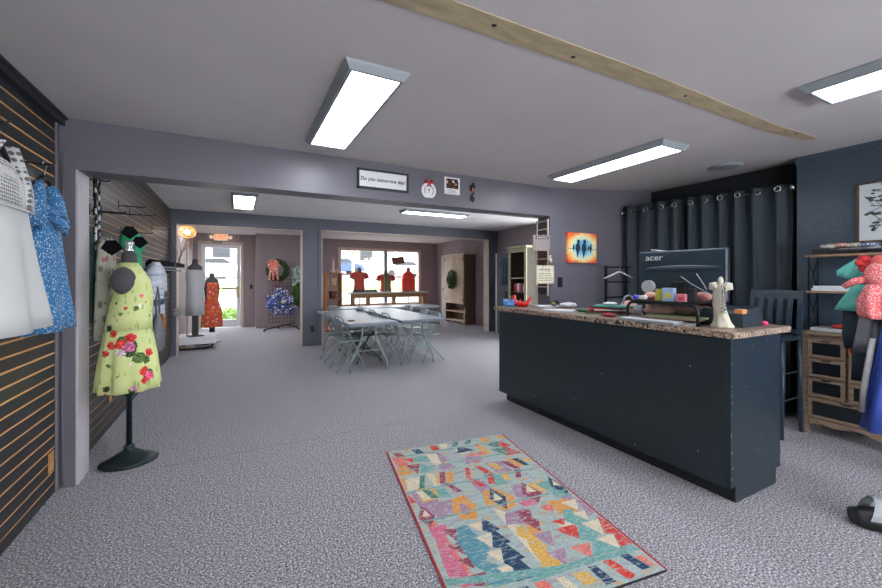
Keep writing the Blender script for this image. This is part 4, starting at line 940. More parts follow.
bm = B(); garment(bm, [(.6, 0, .05, .05, 0, 0), (.9, 0, .12, .10, 0, 0), (1.02, 0, .125, .095, 0, 0), (1.2, .0, .13, .10, .015, 0), (1.3, 0, .14, .105, .02, 0), (1.40, 0, .135, .09, .005, 0), (1.455, 0, .10, .065, 0, 0), (1.49, 0, .055, .05, 0, 0), (1.56, 0, .045, .045, 0, 0), (1.575, 0, .03, .03, 0, 0)], n=32)
bmesh.ops.rotate(bm, cent=(0, 0, 0), matrix=Matrix.Rotation(-PI/2, 3, 'Z'), verts=bm.verts[:]); obj('torso', bm, M['form'], t_)
bm = B(); lathe(bm, [(.02, .0), (.03, .015), (.016, .035), (.026, .055), (.03, .075), (.006, .09)], n=14); bmesh.ops.translate(bm, vec=(0, 0, 1.573), verts=bm.verts[:]); obj('neck_cap', bm, M['chrome'], t_)
for s in (-1, 1):
    bm = B(); blob(bm, (-.02, s*.13, 1.36), .1, (.74, .36, 1.0), 0, 3); obj('arm_cap', bm, M['form'], t_)
gd = thing('floral_dress', 'yellow-green sleeveless dress with red and pink flowers on the dress form', 'dress', (-.715, 3.66, 0), .10+PI/2)
bm = B(); garment(bm, [(.56, 0, .20, .185, 0, .12), (.66, 0, .192, .175, 0, .12), (.8, 0, .178, .162, 0, .1), (.92, 0, .167, .15, 0, .05), (1.0, 0, .159, .142, 0, .0)], 9, .5, n=90); obj('skirt', bm, M['floral'], gd)
bm = B(); garment(bm, [(.995, 0, .159, .142, 0, 0), (1.1, 0, .152, .134, -.005, 0), (1.2, 0, .15, .128, -.018, 0), (1.28, 0, .147, .118, -.026, 0), (1.36, 0, .15, .112, -.018, 0), (1.42, 0, .135, .095, -.004, 0), (1.46, 0, .105, .075, 0, 0), (1.485, 0, .068, .06, 0, 0)], n=64); bod = obj('bodice', bm, M['floral'], gd)
bm = B(); tube(bm, [(.055*math.cos(a), .055*math.sin(a), 1.488) for a in [2*PI*k/24 for k in range(25)]], .006, 6); obj('neck_binding', bm, M['floral'], gd)
bm = B(); tube(bm, [(.048*math.cos(a), .062*math.sin(a)-.02*(1-math.sin(a)), 1.50-.05*(1-math.sin(a))) for a in [2*PI*k/30 for k in range(31)]]+[(.05, -.14, 1.3)], .004, 6); tag(obj('dark_necklace', bm, M['form'], None, (-.715, 3.66, 0), .10+PI/2), 'thin dark cord necklace hanging on the floral dress', 'necklace')
# middle-room slat wall clothes
def shirt(name, label, x, y, z1, z0, hw, m, cat='shirt', hd=.05, sl=.12, folds=6, taper=1.15, rz=RN):
    t_ = thing(name, label, cat, (x, y, 0), rz); H = z1-z0
    bm = B(); garment(bm, [(z0, 0, hw*taper, hd*1.2, 0, .25), (z0+H*.35, 0, hw*1.03, hd*1.1, 0, .18), (z0+H*.7, 0, hw*.95, hd, 0, .05), (z1-H*.1, 0, hw*.9, hd*.9, 0, 0), (z1-H*.03, 0, hw*.6, hd*.7, 0, 0), (z1, 0, hw*.28, hd*.6, 0, 0)], folds, y); obj('body', bm, m, t_)
    if sl:
        for s in (-1, 1):
            bm = B(); tube(bm, [(s*hw*.7, 0, z1-H*.08), (s*(hw+.03), 0, z1-H*.18), (s*(hw+sl*.35), 0, z1-.1*H-sl*1.2)], [hd*.8, hd*1.0, hd*1.05], 12); obj('sleeve', bm, m, t_)
    return t_
M['camo'] = print_mat('muted_leaf_print', '#a3a596', [(['#4e5a4b', '#b7a79a', '#6d7566', '#a4575a'], 26, .42, (1, 1, .6))])
M['greenc'] = mat('emerald_cotton', '#2b9a6b', .8); M['stripe'] = print_mat('pale_stripe_print', '#c3c9d6', [(['#9aa6c0', '#d9dce3'], 9, .4, (.3, .3, 4)), (['#c25b5f'], 6, .12, (1, 1, 2))])
shirt('camouflage_dress', 'grey green leaf print dress hanging behind the floral dress', -.90, 3.88, 1.70, .92, .17, M['camo'], 'dress', sl=0)
shirt('dark_green_shirt', 'very dark green garment hanging right behind the doorway trim', -.985, 3.76, 1.72, 1.05, .08, mat('bottle_green', '#17352e', .8), 'shirt', sl=0)
shirt('green_shirt', 'emerald green top hanging above the dress form', -.80, 4.22, 1.80, 1.30, .17, M['greenc'], sl=.1)
st = shirt('striped_shirt', 'pale blue striped shirt with a navy band hanging right of the floral dress', -.76, 5.05, 1.55, .80, .30, M['stripe'], sl=.2)
bm = B(); garment(bm, [(1.10, 0, .307, .0585, 0, .12), (1.16, 0, .302, .058, 0, .1)], 6, 5.05); obj('navy_band', bm, mat('navy_cotton', '#24406b', .8), st, label='navy band')
def pent(x, y, z, s, rz, label):
    bm = B(); prism(bm, [(-s, 0, -s*.2), (0, 0, -s), (s, 0, -s*.1), (s*.35, 0, s*.8), (-s*.5, 0, s*.75)], (0, .006, 0)); tag(obj('shoulder_cover', bm, mat('dull_black_card', '#0d0e10', .95, spec=.1), None, (x, y, z), rz), label, 'garment cover')
pent(-0.72, 3.71, 1.730, .055, .3, 'black folded card above the hanger of the emerald top'); pent(-0.70, 3.94, 1.674, .055, .4, 'black folded card to the right of the emerald top, lower than the other'); pent(-0.76, 3.41, 1.593, .06, .2, 'dark folded card above the leaf print dress')
# black and white chain scarf
t_ = thing('chain_scarf', 'black and white braided chain scarf hanging by the doorway jamb', 'scarf', (-.94, 3.80, 0)); t_.scale = (.75, .75, 1); M['bw'] = print_mat('black_white_braid', '#2a2d31', [(['#c9ccd0'], 30, .42, (1, 1, .6))])
bm = B()
for i in range(11):
    z = 2.10-i*.085
    for s in (-1, 1): tube(bm, [(.012*s*math.cos(q)+.006*s, .022*math.cos(q)+.01*s, z+.05*math.sin(q)) for q in [2*PI*k/12 for k in range(13)]], .011, 6)
obj('braid', bm, M['bw'], t_)
# handbag
t_ = thing('grey_handbag', 'soft grey handbag hanging right of the floral dress', 'handbag', (-.70, 4.75, .66), RN)
mg = mat('grey_leather', '#6b6c73', .5)
bm = B(); garment(bm, [(0, 0, .12, .03, 0, .0), (.03, 0, .17, .05, 0, .05), (.15, 0, .17, .055, 0, .06), (.28, 0, .13, .045, 0, .04), (.36, 0, .09, .02, 0, 0)], 5, 1); obj('bag_body', bm, mg, t_)
bm = B(); tube(bm, [(-.08, 0, .34), (-.09, 0, .5), (0, 0, .62), (.09, 0, .5), (.08, 0, .34)], .009, 8); obj('strap', bm, mg, t_)
bm = B(); tube(bm, [(0, -.03, .36), (.01, -.05, .28), (.02, -.045, .2)], .018, 8); obj('tassel', bm, M['honey'], t_)
# slanted shoe shelf with two black shoes
t_ = thing('shoe_shelf', 'slanted grey display shelf on brackets at the end of the slat wall', 'shelf', (XL, 5.7, 1.50))
bm = B(); box(bm, 0, .46, -.22, .22, -.006, .006, 0, .002, Matrix.Rotation(.08, 4, 'Y')); obj('shelf_plate', bm, M['fixture'], t_)
bm = B()
for y in (-.16, .16): prism(bm, [(0, y, -.01), (.36, y, -.04), (0, y, -.1)], (0, .006, 0))
obj('bracket', bm, M['blackm'], t_)
for k, (x, y, rz) in enumerate(((-.80, 5.56, -.2), (-.74, 5.80, -.1))):
    t_ = thing('black_shoe', ['black low shoe on the slanted shelf, the one nearer the doorway', 'black low shoe on the slanted shelf, the one farther back'][k], 'shoe', (x, y, 1.503), rz, 'shoes on the slanted shelf'); t_.scale = (1.15, 1.1, 1.1)
    bm = B(); R = []
    for s in [i/12 for i in range(13)]:
        w_ = .03+.012*math.sin(s*PI*1.6-.6); h = .095-.055*s if s > .15 else .06+.23*s; R.append([(-.12+.26*s, w_*math.cos(a), .008+max(0, h)*max(0, .5+.5*math.sin(a))) for a in [2*PI*q/14 for q in range(14)]])
    loft(bm, R); obj('upper', bm, M['black'], t_)
    bm = B(); prism(bm, [(-.125+.27*s, .04*math.sin(PI*min(1, s*1.0+.12)), 0) for s in [i/10 for i in range(11)]]+[(-.125+.27*s, -.04*math.sin(PI*min(1, s+.12)), 0) for s in [i/10 for i in range(10, -1, -1)]], (0, 0, .009)); obj('sole', bm, M['fixture'], t_)
# pale branch decoration with ivory swag on the opening post
t_ = thing('twig_decoration', 'pale bare twigs with lights rising beside the left far opening', 'twigs', (-.90, 8.0, 1.55)); bm = B(); random.seed(12)
for i in range(9):
    p = Vector((0, 0, 0)); pts = [p.copy()]
    d = Vector((random.uniform(.05, .3), random.uniform(-.3, .05), 1)).normalized()
    for _ in range(5): p = p+d*.16; p.x = max(p.x, -.08); pts.append(p.copy()); d = (d+Vector([random.uniform(-.3, .3) for _ in range(3)])).normalized()
    tube(bm, pts, [.006, .005, .004, .003, .003, .002], 5)
obj('twigs', bm, M['bark'], t_)
t_ = thing('rope_bow', 'pale grey rope bow tied on the left jamb of the far opening', 'bow', (-.92, 8.16, .80)); bm = B(); random.seed(5)
for i in range(14):
    a = random.uniform(0, 6.28); tube(bm, [(0, -.02, 0), (.07*math.cos(a), -.05, .09*math.sin(a)), (.05*math.cos(a+.8), -.03, .06*math.sin(a+.8)), (0, -.02, 0)], .01, 6)
tube(bm, [(0, -.03, 0), (.02, -.04, -.12), (.05, -.03, -.2)], .01, 6); obj('rope_loops', bm, mat('pale_rope', '#a7a49d', .9), t_)

# ------------------------------------------------------------------ kids' clothes and gown at the right edge, on a rack mostly outside the frame
t_ = thing('garment_rack', 'chrome garment rack rail at the right edge holding the clothes', 'rack')
bm = B(); tube(bm, [(4.08, 1.26, 1.60), (4.08, .3, 1.60)], .011, 10); obj('rail', bm, M['chrome'], t_)
for y in (.34,):
    bm = B(); tube(bm, [(4.08, y, 1.60), (4.08, y, .03)], .012, 8); obj('upright', bm, M['chrome'], t_)
    bm = B(); tube(bm, [(3.85, y, .03), (4.31, y, .03)], .014, 8); obj('foot', bm, M['chrome'], t_)
bm = B(); tube(bm, [(4.08, 1.1, 1.60), (4.3, 1.1, 1.62), (XR, 1.1, 1.62)], .008, 8); obj('wall_arm', bm, M['chrome'], t_)
M['aqua'] = mat('aqua_cotton', '#6cc7bb', .85, var=.08)
def gsp(name, label, cat, x, parts, rz=RN):
    t_ = thing(name, label, cat, (x, 0, 0), rz)
    for pn, m, fn in parts:
        bm = B(); fn(bm); obj(pn, bm, m, t_)
    return t_
gsp('aqua_top', 'aqua ruffled child top at the far end of the clothes rail', 'top', 4.17, [
    ('body', M['aqua'], lambda bm: garment(bm, [(1.13, 1.155, .105, .05, 0, .25), (1.2, 1.145, .085, .045, 0, .2), (1.28, 1.125, .06, .04, 0, .1), (1.33, 1.115, .05, .035, 0, 0)], 5)),
    ('ruffle_sleeve', M['aqua'], lambda bm: loft(bm, [[(cx+rl*math.cos(a), rd*math.sin(a)*(1+.2*math.sin(5*a)), z+.4*rl*math.cos(a)) for a in [2*PI*k/28 for k in range(28)]] for cx, z, rl, rd in ((1.12, 1.52, .02, .02), (1.14, 1.47, .05, .04), (1.175, 1.41, .075, .06), (1.19, 1.375, .06, .05))])),
    ('collar', M['aqua'], lambda bm: (blob(bm, (1.085, .03, 1.37), .035, (1.2, .8, .9), 0, 2, .12)))])
M['coralp'] = print_mat('coral_white_print', '#dc6a6e', [(['#f0cfcb', '#e9b0ac'], 95, .38, (1, 1, 1))])
gsp('coral_dress', 'coral red child dress with white print and ruffled collar on the rail', 'dress', 4.02, [
    ('skirt', M['coralp'], lambda bm: garment(bm, [(1.09, .985, .085, .07, 0, .2), (1.12, .99, .10, .085, 0, .2), (1.22, 1.0, .095, .075, 0, .15), (1.31, 1.0, .06, .05, 0, .05), (1.335, 1.0, .05, .045, 0, 0)], 6)),
    ('bodice', M['coralp'], lambda bm: garment(bm, [(1.33, 1.0, .052, .045, 0, 0), (1.40, 1.0, .07, .045, 0, 0), (1.46, .99, .06, .04, 0, 0), (1.49, .985, .03, .03, 0, 0)], 6)),
    ('sleeve', M['coralp'], lambda bm: tube(bm, [(1.05, 0, 1.37), (1.11, .01, 1.355), (1.165, .01, 1.315)], [.028, .026, .02], 12)),
    ('shoulder_flap', mat('coral_plain', '#e26a66', .85), lambda bm: loft(bm, [[(cx+rl*math.cos(a), -.02+rd*math.sin(a), z+rl*.5*math.sin(a)) for a in [2*PI*k/20 for k in range(20)]] for cx, z, rl, rd in ((.985, 1.53, .03, .02), (.975, 1.50, .06, .05), (.96, 1.45, .075, .055), (.95, 1.42, .07, .05))]))])
gsp('red_ruffle_top', 'tomato red ruffled baby top between aqua top and coral dress', 'top', 4.06, [
    ('ruffles', mat('tomato_red_print', '#d53f42', .85, var=.3, ns=60), lambda bm: [blob(bm, (1.075+random.uniform(-.035, .03), random.uniform(-.03, .02), 1.475+random.uniform(-.05, .05)), .028, (1.1, 1, 1), 0, 2, .08) for _ in range(9)])])
gsp('dark_jeans', 'dark denim trousers hanging below the aqua top', 'trousers', 4.19, [
    ('leg', mat('dark_denim', '#26323c', .85), lambda bm: garment(bm, [(.84, 1.165, .05, .04, 0, .1), (.95, 1.17, .055, .04, 0, .1), (1.12, 1.17, .05, .04, 0, .05), (1.18, 1.165, .04, .03, 0, 0)], 4)),
    ('lower_leg', MC['dark_denim'], lambda bm: garment(bm, [(.60, 1.10, .075, .035, 0, .12), (.75, 1.10, .07, .035, 0, .1), (.86, 1.11, .065, .03, 0, .0)], 4))])
gsp('grey_trousers', 'grey jersey trousers hanging below the coral dress', 'trousers', 4.10, [
    ('leg', mat('grey_jersey', '#7b7d85', .85), lambda bm: garment(bm, [(.83, 1.09, .052, .04, 0, .2), (.95, 1.075, .05, .04, 0, .2), (1.1, 1.055, .05, .035, 0, .1), (1.18, 1.05, .045, .03, 0, 0)], 4)),
    ('leg', MC['grey_jersey'], lambda bm: garment(bm, [(.84, 1.03, .025, .04, 0, .2), (1.0, 1.02, .03, .04, 0, .2), (1.15, 1.02, .04, .035, 0, .1)], 4))])
gsp('orange_print_shorts', 'small orange printed cloth peeping out below the dark denim trousers', 'shorts', 4.22, [
    ('cloth', print_mat('orange_print', '#e07a4e', [(['#e9c3a4', '#c94a3a'], 40, .35, (1, 1, 1))]), lambda bm: blob(bm, (1.175, -.02, .815), .05, (.6, .7, 1.1), 0, 3, .06))])
M['royal'] = mat('royal_blue_satin', '#3450a8', .45, var=.12, ns=8)
gsp('blue_gown', 'long royal blue gown hanging at the right edge almost to the floor', 'dress', 4.03, [
    ('skirt', M['royal'], lambda bm: garment(bm, [(.30, .93, .145, .11, 0, .2), (.5, .92, .125, .1, 0, .2), (.8, .90, .105, .08, 0, .18), (1.05, .88, .09, .06, 0, .12), (1.3, .86, .08, .05, 0, 0)], 7)),
    ('bodice', M['royal'], lambda bm: garment(bm, [(1.29, .86, .081, .05, 0, 0), (1.45, .86, .09, .05, 0, 0), (1.52, .86, .04, .03, 0, 0)], 7)),
    ('lining', mat('pale_grey_lining', '#8f8f90', .7), lambda bm: garment(bm, [(.42, 1.06, .018, .03, .05, .1), (.6, 1.05, .018, .03, .05, .1), (.95, 1.01, .015, .03, .04, 0)], 3))])
# shoe at the lower right edge
t_ = thing('black_sandal', 'black and grey strapped shoe on the carpet at the lower right edge', 'shoe', (3.16, 0.73, 0), -.9); t_.scale = (1.15, 1.15, 1.35)
bm = B(); R = []
for i in range(15):
    s = i/14; w_ = .045+.02*math.sin(PI*s); R.append([(-.14+.28*s, w_*math.cos(a), .035+(.03+.02*math.sin(PI*s))*math.sin(a)) for a in [2*PI*q/16 for q in range(16)]])
loft(bm, R); obj('sole', bm, M['black'], t_)
for x, c in ((-.08, 'fixture'), (.0, 'black'), (.06, 'fixture')):
    bm = B(); pts = [(x+.03*math.sin(a), .062*math.cos(a), .05+.075*math.sin(a)) for a in [PI*k/12 for k in range(13)]]
    R = [[(p[0]-.018, p[1], p[2]), (p[0]+.018, p[1], p[2]), (p[0]+.018, p[1]*.93, p[2]-.006), (p[0]-.018, p[1]*.93, p[2]-.006)] for p in pts]; loft(bm, R, 0, True, True, False); obj('strap', bm, M[c], t_, label='grey strap' if c == 'fixture' else None)

# ------------------------------------------------------------------ things on the partition
t_ = thing('word_sign', 'white framed sign with black handwriting above the wide opening', 'sign', (1.195, YB, 2.277))
bm = B(); w_, h_, k = .245, .088, .016
for a in ((-w_, -w_+k, -h_, h_), (w_-k, w_, -h_, h_), (-w_, w_, -h_, -h_+k), (-w_, w_, h_-k, h_)): box(bm, a[0], a[1], -.03, -.001, a[2], a[3])
obj('frame', bm, M['counter'], t_)
bm = B(); box(bm, -w_+k, w_-k, -.014, -.002, -h_+k, h_-k); obj('board', bm, M['white'], t_)
text('Do you tomorrow day!', .047, M['black'], t_, (0, -.015, .0), FX, shear=.15, sx=.86, sp=1.12, off=.0012)
t_ = thing('round_plaque', 'round white plaque with a wreath drawing and red bow above the opening', 'plaque', (1.662, YB, 2.235))
bm = B(); tube(bm, [(0, -.014, 0), (0, -.002, 0)], .078, 32); obj('disc', bm, M['white'], t_)
bm = B(); tube(bm, [(.048*math.cos(a), -.015, .048*math.sin(a)) for a in [2*PI*k/28-.9 for k in range(22)]], .005, 6); tube(bm, [(0, -.015, -.02), (0, -.015, .025)], .005, 6); tube(bm, [(-.018, -.015, .01), (.018, -.015, .01)], .004, 6); obj('wreath_drawing', bm, M['fixture'], t_)
bm = B()
for s in (-1, 1): tube(bm, [(0, -.02, .075), (s*.035, -.025, .10), (s*.045, -.02, .078), (0, -.02, .075)], .009, 6); tube(bm, [(0, -.02, .075), (s*.02, -.02, .04)], .006, 6)
obj('bow', bm, mat('bow_red', '#c22a30', .6), t_); bm = B(); tube(bm, [(0, -.01, .07), (0, -.004, .13)], .002, 5); obj('ribbon_loop', bm, M['black'], t_)
t_ = thing('photo_calendar', 'small white card with a group photo above the opening', 'picture', (1.925, YB, 2.31), .0)
bm = B(); box(bm, -.088, .088, -.012, -.001, -.085, .085, 0, .002); obj('card', bm, M['white'], t_)
bm = B(); box(bm, -.07, .07, -.0135, -.012, -.028, .07); obj('photo', bm, print_mat('photo_blotches', '#3a3030', [(['#b5754e', '#d9b598', '#6b3a2c', '#e4d7cc'], 26, .4, (1, 1, 1))]), t_)
bm = B()
for i in range(3): box(bm, -.06, .06-.02*i, -.0135, -.012, -.072+i*.014, -.067+i*.014)
obj('print_lines', bm, M['fixture'], t_)
t_ = thing('iron_ornament', 'small twisted dark metal ornament right of the photo card', 'ornament', (2.165, YB-.012, 2.27))
bm = B(); tube(bm, [(.012*math.sin(q*1.7)*1.6, -.004, .10-.2*q/9) for q in range(10)], .006, 6); tube(bm, [(.028*math.cos(a), -.006, .045+.028*math.sin(a)) for a in [2*PI*k/16 for k in range(15)]], .007, 6); tube(bm, [(.02*math.cos(a), -.006, -.07+.022*math.sin(a)) for a in [2*PI*k/16 for k in range(14)]], .006, 6)
obj('scrollwork', bm, M['black'], t_)
bm = B(); blob(bm, (0, -.01, .02), .014, (1, .5, 1.4)); obj('centre_stone', bm, M['honey'], t_)
# birds picture
t_ = thing('bird_painting', 'square orange painting of dark birds on a wire above the counter', 'painting', (3.742, YB, 1.748))
bm = B(); box(bm, -.25, .24, -.035, -.002, -.182, .182, 0, .002)
t = base('sunburst_painting', '#e85a33', .6); v = t.coord((1, 1, 1.45)); ln = t.n('ShaderNodeVectorMath', operation='LENGTH'); t.l(v, ln.inputs[0]); nz = t.noise(12, v, 3, .6)
ad = t.n('ShaderNodeMath', operation='ADD'); t.l(ln.outputs['Value'], ad.inputs[0]); ml_ = t.n('ShaderNodeMath', operation='MULTIPLY_ADD'); t.l(nz, ml_.inputs[0]); ml_.inputs[1].default_value = .16; ml_.inputs[2].default_value = -.08; t.l(ml_.outputs[0], ad.inputs[1])
t.l(t.ramp(ad.outputs[0], [(.10, lin('#63b4dc')), (.15, lin('#a5d3d8')), (.2, lin('#e8e2b4')), (.25, lin('#f2c479')), (.29, lin('#ee7a45')), (.36, lin('#e4492c'))]), t.b.inputs['Base Color']); obj('canvas', bm, t.m, t_)
bm = B(); tube(bm, [(-.25, -.036, -.012), (0, -.036, -.02), (.24, -.036, -.016)], .003, 6)
for x, s in ((-.155, .6), (-.085, 1.45), (.02, 1.5), (.10, .5), (.135, .75)):
    blob(bm, (x, -.0365, .0), .036*s, (.8, .06, 1.15)); blob(bm, (x+.008*s, -.0365, .05*s), .02*s, (.9, .1, 1)); prism(bm, [(x-.02*s, -.0355, -.02*s), (x+.018*s, -.0355, -.02*s), (x-.004*s, -.0355, -.085*s)], (0, -.002, 0))
obj('bird_silhouettes', bm, mat('ink_blue', '#1f3440', .6), t_)
# signs on the right jamb of the opening
t_ = thing('ladder_board', 'tall narrow slatted board fixed to the right jamb of the opening', 'board', (OX1, YB+.1, 0))
bm = B(); box(bm, -.016, -.001, -.095, .095, 1.19, 2.05); obj('backing', bm, M['glassdark'], t_)
bm = B(); box(bm, -.03, -.014, -.1, -.085, 1.17, 2.07); box(bm, -.03, -.014, .085, .1, 1.17, 2.07); obj('side_rail', bm, M['cream'], t_)
for z in (1.27, 1.40, 1.6, 1.72, 1.95, 2.045):
    bm = B(); box(bm, -.028, -.014, -.086, .086, z, z+.012); obj('cross_slat', bm, M['cream'], t_)
bm = B(); box(bm, -.02, -.016, -.085, .085, 1.54, 1.72); obj('brown_panel', bm, mat('red_brown_panel', '#4f332c', .6), t_)
bm = B(); tube(bm, [(-.02, -.05+.02*math.cos(a*1.0)+.03*(k/14), 1.88+.02*math.sin(a)) for k, a in enumerate([PI*4*k/28 for k in range(29)])], .003, 5); obj('wire_scroll', bm, M['fixture'], t_)
t_ = thing('text_plaque', 'grey plaque with a dark header hanging on the jamb, upper of two signs', 'sign', (3.085, YB-.03, 1.78), -.1); t_.scale = (1.12, 1, 1.05)
bm = B(); box(bm, -.105, .105, -.006, .006, -.085, .085, 0, .002); obj('board', bm, mat('driftwood_grey', '#8a7f7c', .7, var=.2, ns=30, scale=(1, 1, 4)), t_)
bm = B(); box(bm, -.075, .085, -.0075, -.006, .045, .072); obj('header', bm, mat('header_brown', '#3c2c2c', .6), t_)
bm = B()
for x in (-.06, -.035, -.01, .02, .05): box(bm, x, x+.016, -.0082, -.0075, .054, .063)
obj('heading_marks', bm, M['white'], t_)
bm = B()
for i in range(5):
    x = -.085
    while x < .075:
        w_ = random.uniform(.01, .03); box(bm, x, x+w_, -.0072, -.006, .024-i*.021, .030-i*.021); x += w_+.008
obj('text_lines', bm, M['fixture'], t_)
t_ = thing('cream_word_sign', 'cream sign with black dotted border hanging on the jamb, lower of two signs', 'sign', (3.14, YB-.03, 1.42), -.12); t_.scale = (1.05, 1, 1.05)
bm = B(); box(bm, -.115, .115, -.006, .006, -.10, .10, 0, .002); obj('board', bm, mat('cream_board', '#d3cfb8', .7), t_)
bm = B()
for i in range(11):
    for z in (-.092, .092): blob(bm, (-.105+.021*i, -.006, z), .005, (1, .3, 1), 0, 1)
for i in range(9):
    for x in (-.107, .107): blob(bm, (x, -.006, -.08+.02*i), .005, (1, .3, 1), 0, 1)
obj('dotted_border', bm, M['black'], t_)
bm = B()
for i, x in enumerate((-.06, -.025, .015, .05)): tube(bm, [(x+.013*math.cos(a), -.0065, .05+.016*math.sin(a)) for a in [2*PI*k/12 for k in range(8+i)]], .0035, 5)
obj('heading_marks', bm, M['black'], t_)
bm = B()
for i in range(4):
    x = -.085
    while x < .075:
        w_ = random.uniform(.012, .035); box(bm, x, x+w_, -.0072, -.006, .006-i*.024, .013-i*.024); x += w_+.009
obj('text_lines', bm, M['black'], t_)
bm = B(); tube(bm, [(3.10, YB-.036, 1.515), (3.235, YB-.04, 1.60), (3.27, YB-.036, 1.515)], .003, 5); tag(obj('twine', bm, M['honey'], None), 'cord looped above the cream dotted sign', 'cord')
bm = B(); lathe(bm, [(.001, 0), (.018, .006), (.022, .03), (.01, .05), (.008, .07), (.012, .08), (.001, .085)], n=16); tag(obj('hanging_bulb', bm, mat('pale_ceramic', '#cfc6ba', .4), None, (3.20, YB-.05, 1.56)), 'small pale pear shaped ornament hanging between the two jamb signs', 'ornament')

# ------------------------------------------------------------------ folding tables and chairs
def folding_table(label, loc, L, W, rz, group):
    t_ = thing('folding_table', label, 'table', loc, rz, group)
    bm = B(); box(bm, -W/2, W/2, -L/2, L/2, .705, .74, 0, .014); obj('tabletop', bm, M['tabletop'], t_)
    bm = B(); box(bm, -W/2+.03, W/2-.03, -L/2+.03, L/2-.03, .685, .706); obj('underframe', bm, M['tableedge'], t_)
    for e in (-1, 1):
        y = e*(L/2-.26)
        for s in (-1, 1):
            bm = B(); tube(bm, [(s*.10, y, .69), (s*.10, y, .55), (s*.14, y, .40), (s*.23, y, .22), (s*.28, y, .12), (s*.28, y, 0)], .014, 10); obj('leg', bm, M['greymetal'], t_)
        for w_, z in ((.19, .30), (.10, .62)):
            bm = B(); tube(bm, [(-w_, y, z), (w_, y, z)], .011, 8); obj('crossbar', bm, M['greymetal'], t_)
        bm = B(); tube(bm, [(0, y, .62), (0, y-e*.34, .69)], .009, 8); obj('brace', bm, M['greymetal'], t_)
    return t_
TA = folding_table('grey folding table on the left of the pair, nearest the post', (1.74, 6.58, 0), 2.44, .74, 0, 'folding tables in the middle room')
TB = folding_table('grey folding table on the right of the pair standing side by side', (2.58, 6.68, 0), 2.44, .76, 0, 'folding tables in the middle room')
TC = folding_table('grey folding table set crosswise behind the pair', (2.98, 8.42, 0), 2.44, .72, PI/2, 'folding tables in the middle room')
def folding_chair():
    t_ = thing('folding_chair', '', 'chair', (0, 0, 0), 0, 'metal folding chairs around the tables'); m = M['greymetal']; r = .0115
    for y in (-.21, .21):
        bm = B(); tube(bm, [(.20, y, 0), (-.02, y*.97, .47)], r, 8); obj('leg', bm, m, t_)
        bm = B(); tube(bm, [(-.24, y*.86, 0), (.17, y*.86, .43)], r, 8); obj('leg', bm, m, t_)
    bm = B(); tube(bm, [(-.02, -.204, .47), (-.12, -.2, .70), (-.145, -.19, .77), (-.152, -.14, .80), (-.152, .14, .80), (-.145, .19, .77), (-.12, .2, .70), (-.02, .204, .47)], r, 8); obj('back_frame', bm, m, t_)
    bm = B(); n = 10; R = [[(-.115-.018*math.cos(PI*i/(2*n)*1.0*0+0)-.02*math.sin(PI*i/n)-dz*.35, -.19+.38*i/n, .60+dz) for dz in (0, .09, .17, .185)] for i in range(n+1)]
    loft(bm, R, 0, False, False); o = obj('backrest', bm, m, t_); s = o.modifiers.new('thickness', 'SOLIDIFY'); s.thickness = .006
    bm = B(); box(bm, -.17, .20, -.185, .185, .435, .455, 0, .009); obj('seat', bm, m, t_)
    bm = B(); tube(bm, [(.152, -.21, .10), (.152, .21, .10)], .007, 8); tube(bm, [(-.15, -.18, .095), (-.15, .18, .095)], .007, 8); obj('stretcher', bm, m, t_)
    return t_
fc = folding_chair()
fcl = [(1.50, 5.88, .08, 'nearest grey folding chair on the left side of the left table'), (1.48, 6.62, .0, 'farther grey folding chair on the left side of the left table'),
       (2.30, 6.05, 0, 'nearest of the grey folding chairs in the gap between the paired tables'), (2.30, 6.75, 0, 'middle grey folding chair in the gap between the paired tables'), (2.30, 7.45, 0, 'farthest grey folding chair in the gap between the paired tables'),
       (2.84, 5.93, PI+.1, 'nearest grey folding chair on the right side of the right table'), (3.00, 6.75, PI, 'second grey folding chair on the right side of the right table'), (3.02, 7.50, PI-.1, 'third grey folding chair on the right side of the right table')]
for x, y, a, l in fcl: place(fc, (x, y, 0), a, l)
fb = copy_tree(fc); fb.name = 'folding_chair'; 
for ch in [c for c in col.objects if c.parent == fb]:
    ch.data = ch.data.copy(); ch.data.materials[0] = M['black'] if ch.name.startswith(('seat', 'leg')) else M['greymetal']
if 'used' in fb.keys(): del fb['used']
fb['group'] = 'black seated folding chairs between the tables'
for x, y, a, l in ((1.90, 6.35, PI, 'black folding chair under the left table, nearer the camera'), (1.90, 7.15, PI, 'black folding chair under the left table, farther from the camera')): place(fb, (x, y, 0), a, l)
if 'used' in fc.keys(): del fc['used']
if 'used' in fb.keys(): del fb['used']
bm = B(); tube(bm, [(.05*math.cos(a), .05*math.sin(a), .006) for a in [2*PI*k/20 for k in range(18)]], .006, 8); tube(bm, [(-.04, 0, .006), (.04, .01, .006)], .005, 6); tag(obj('tape_ring', bm, M['honey'], None, (1.50, 5.72, .741)), 'small brown ring lying on the near end of the left table', 'ring')

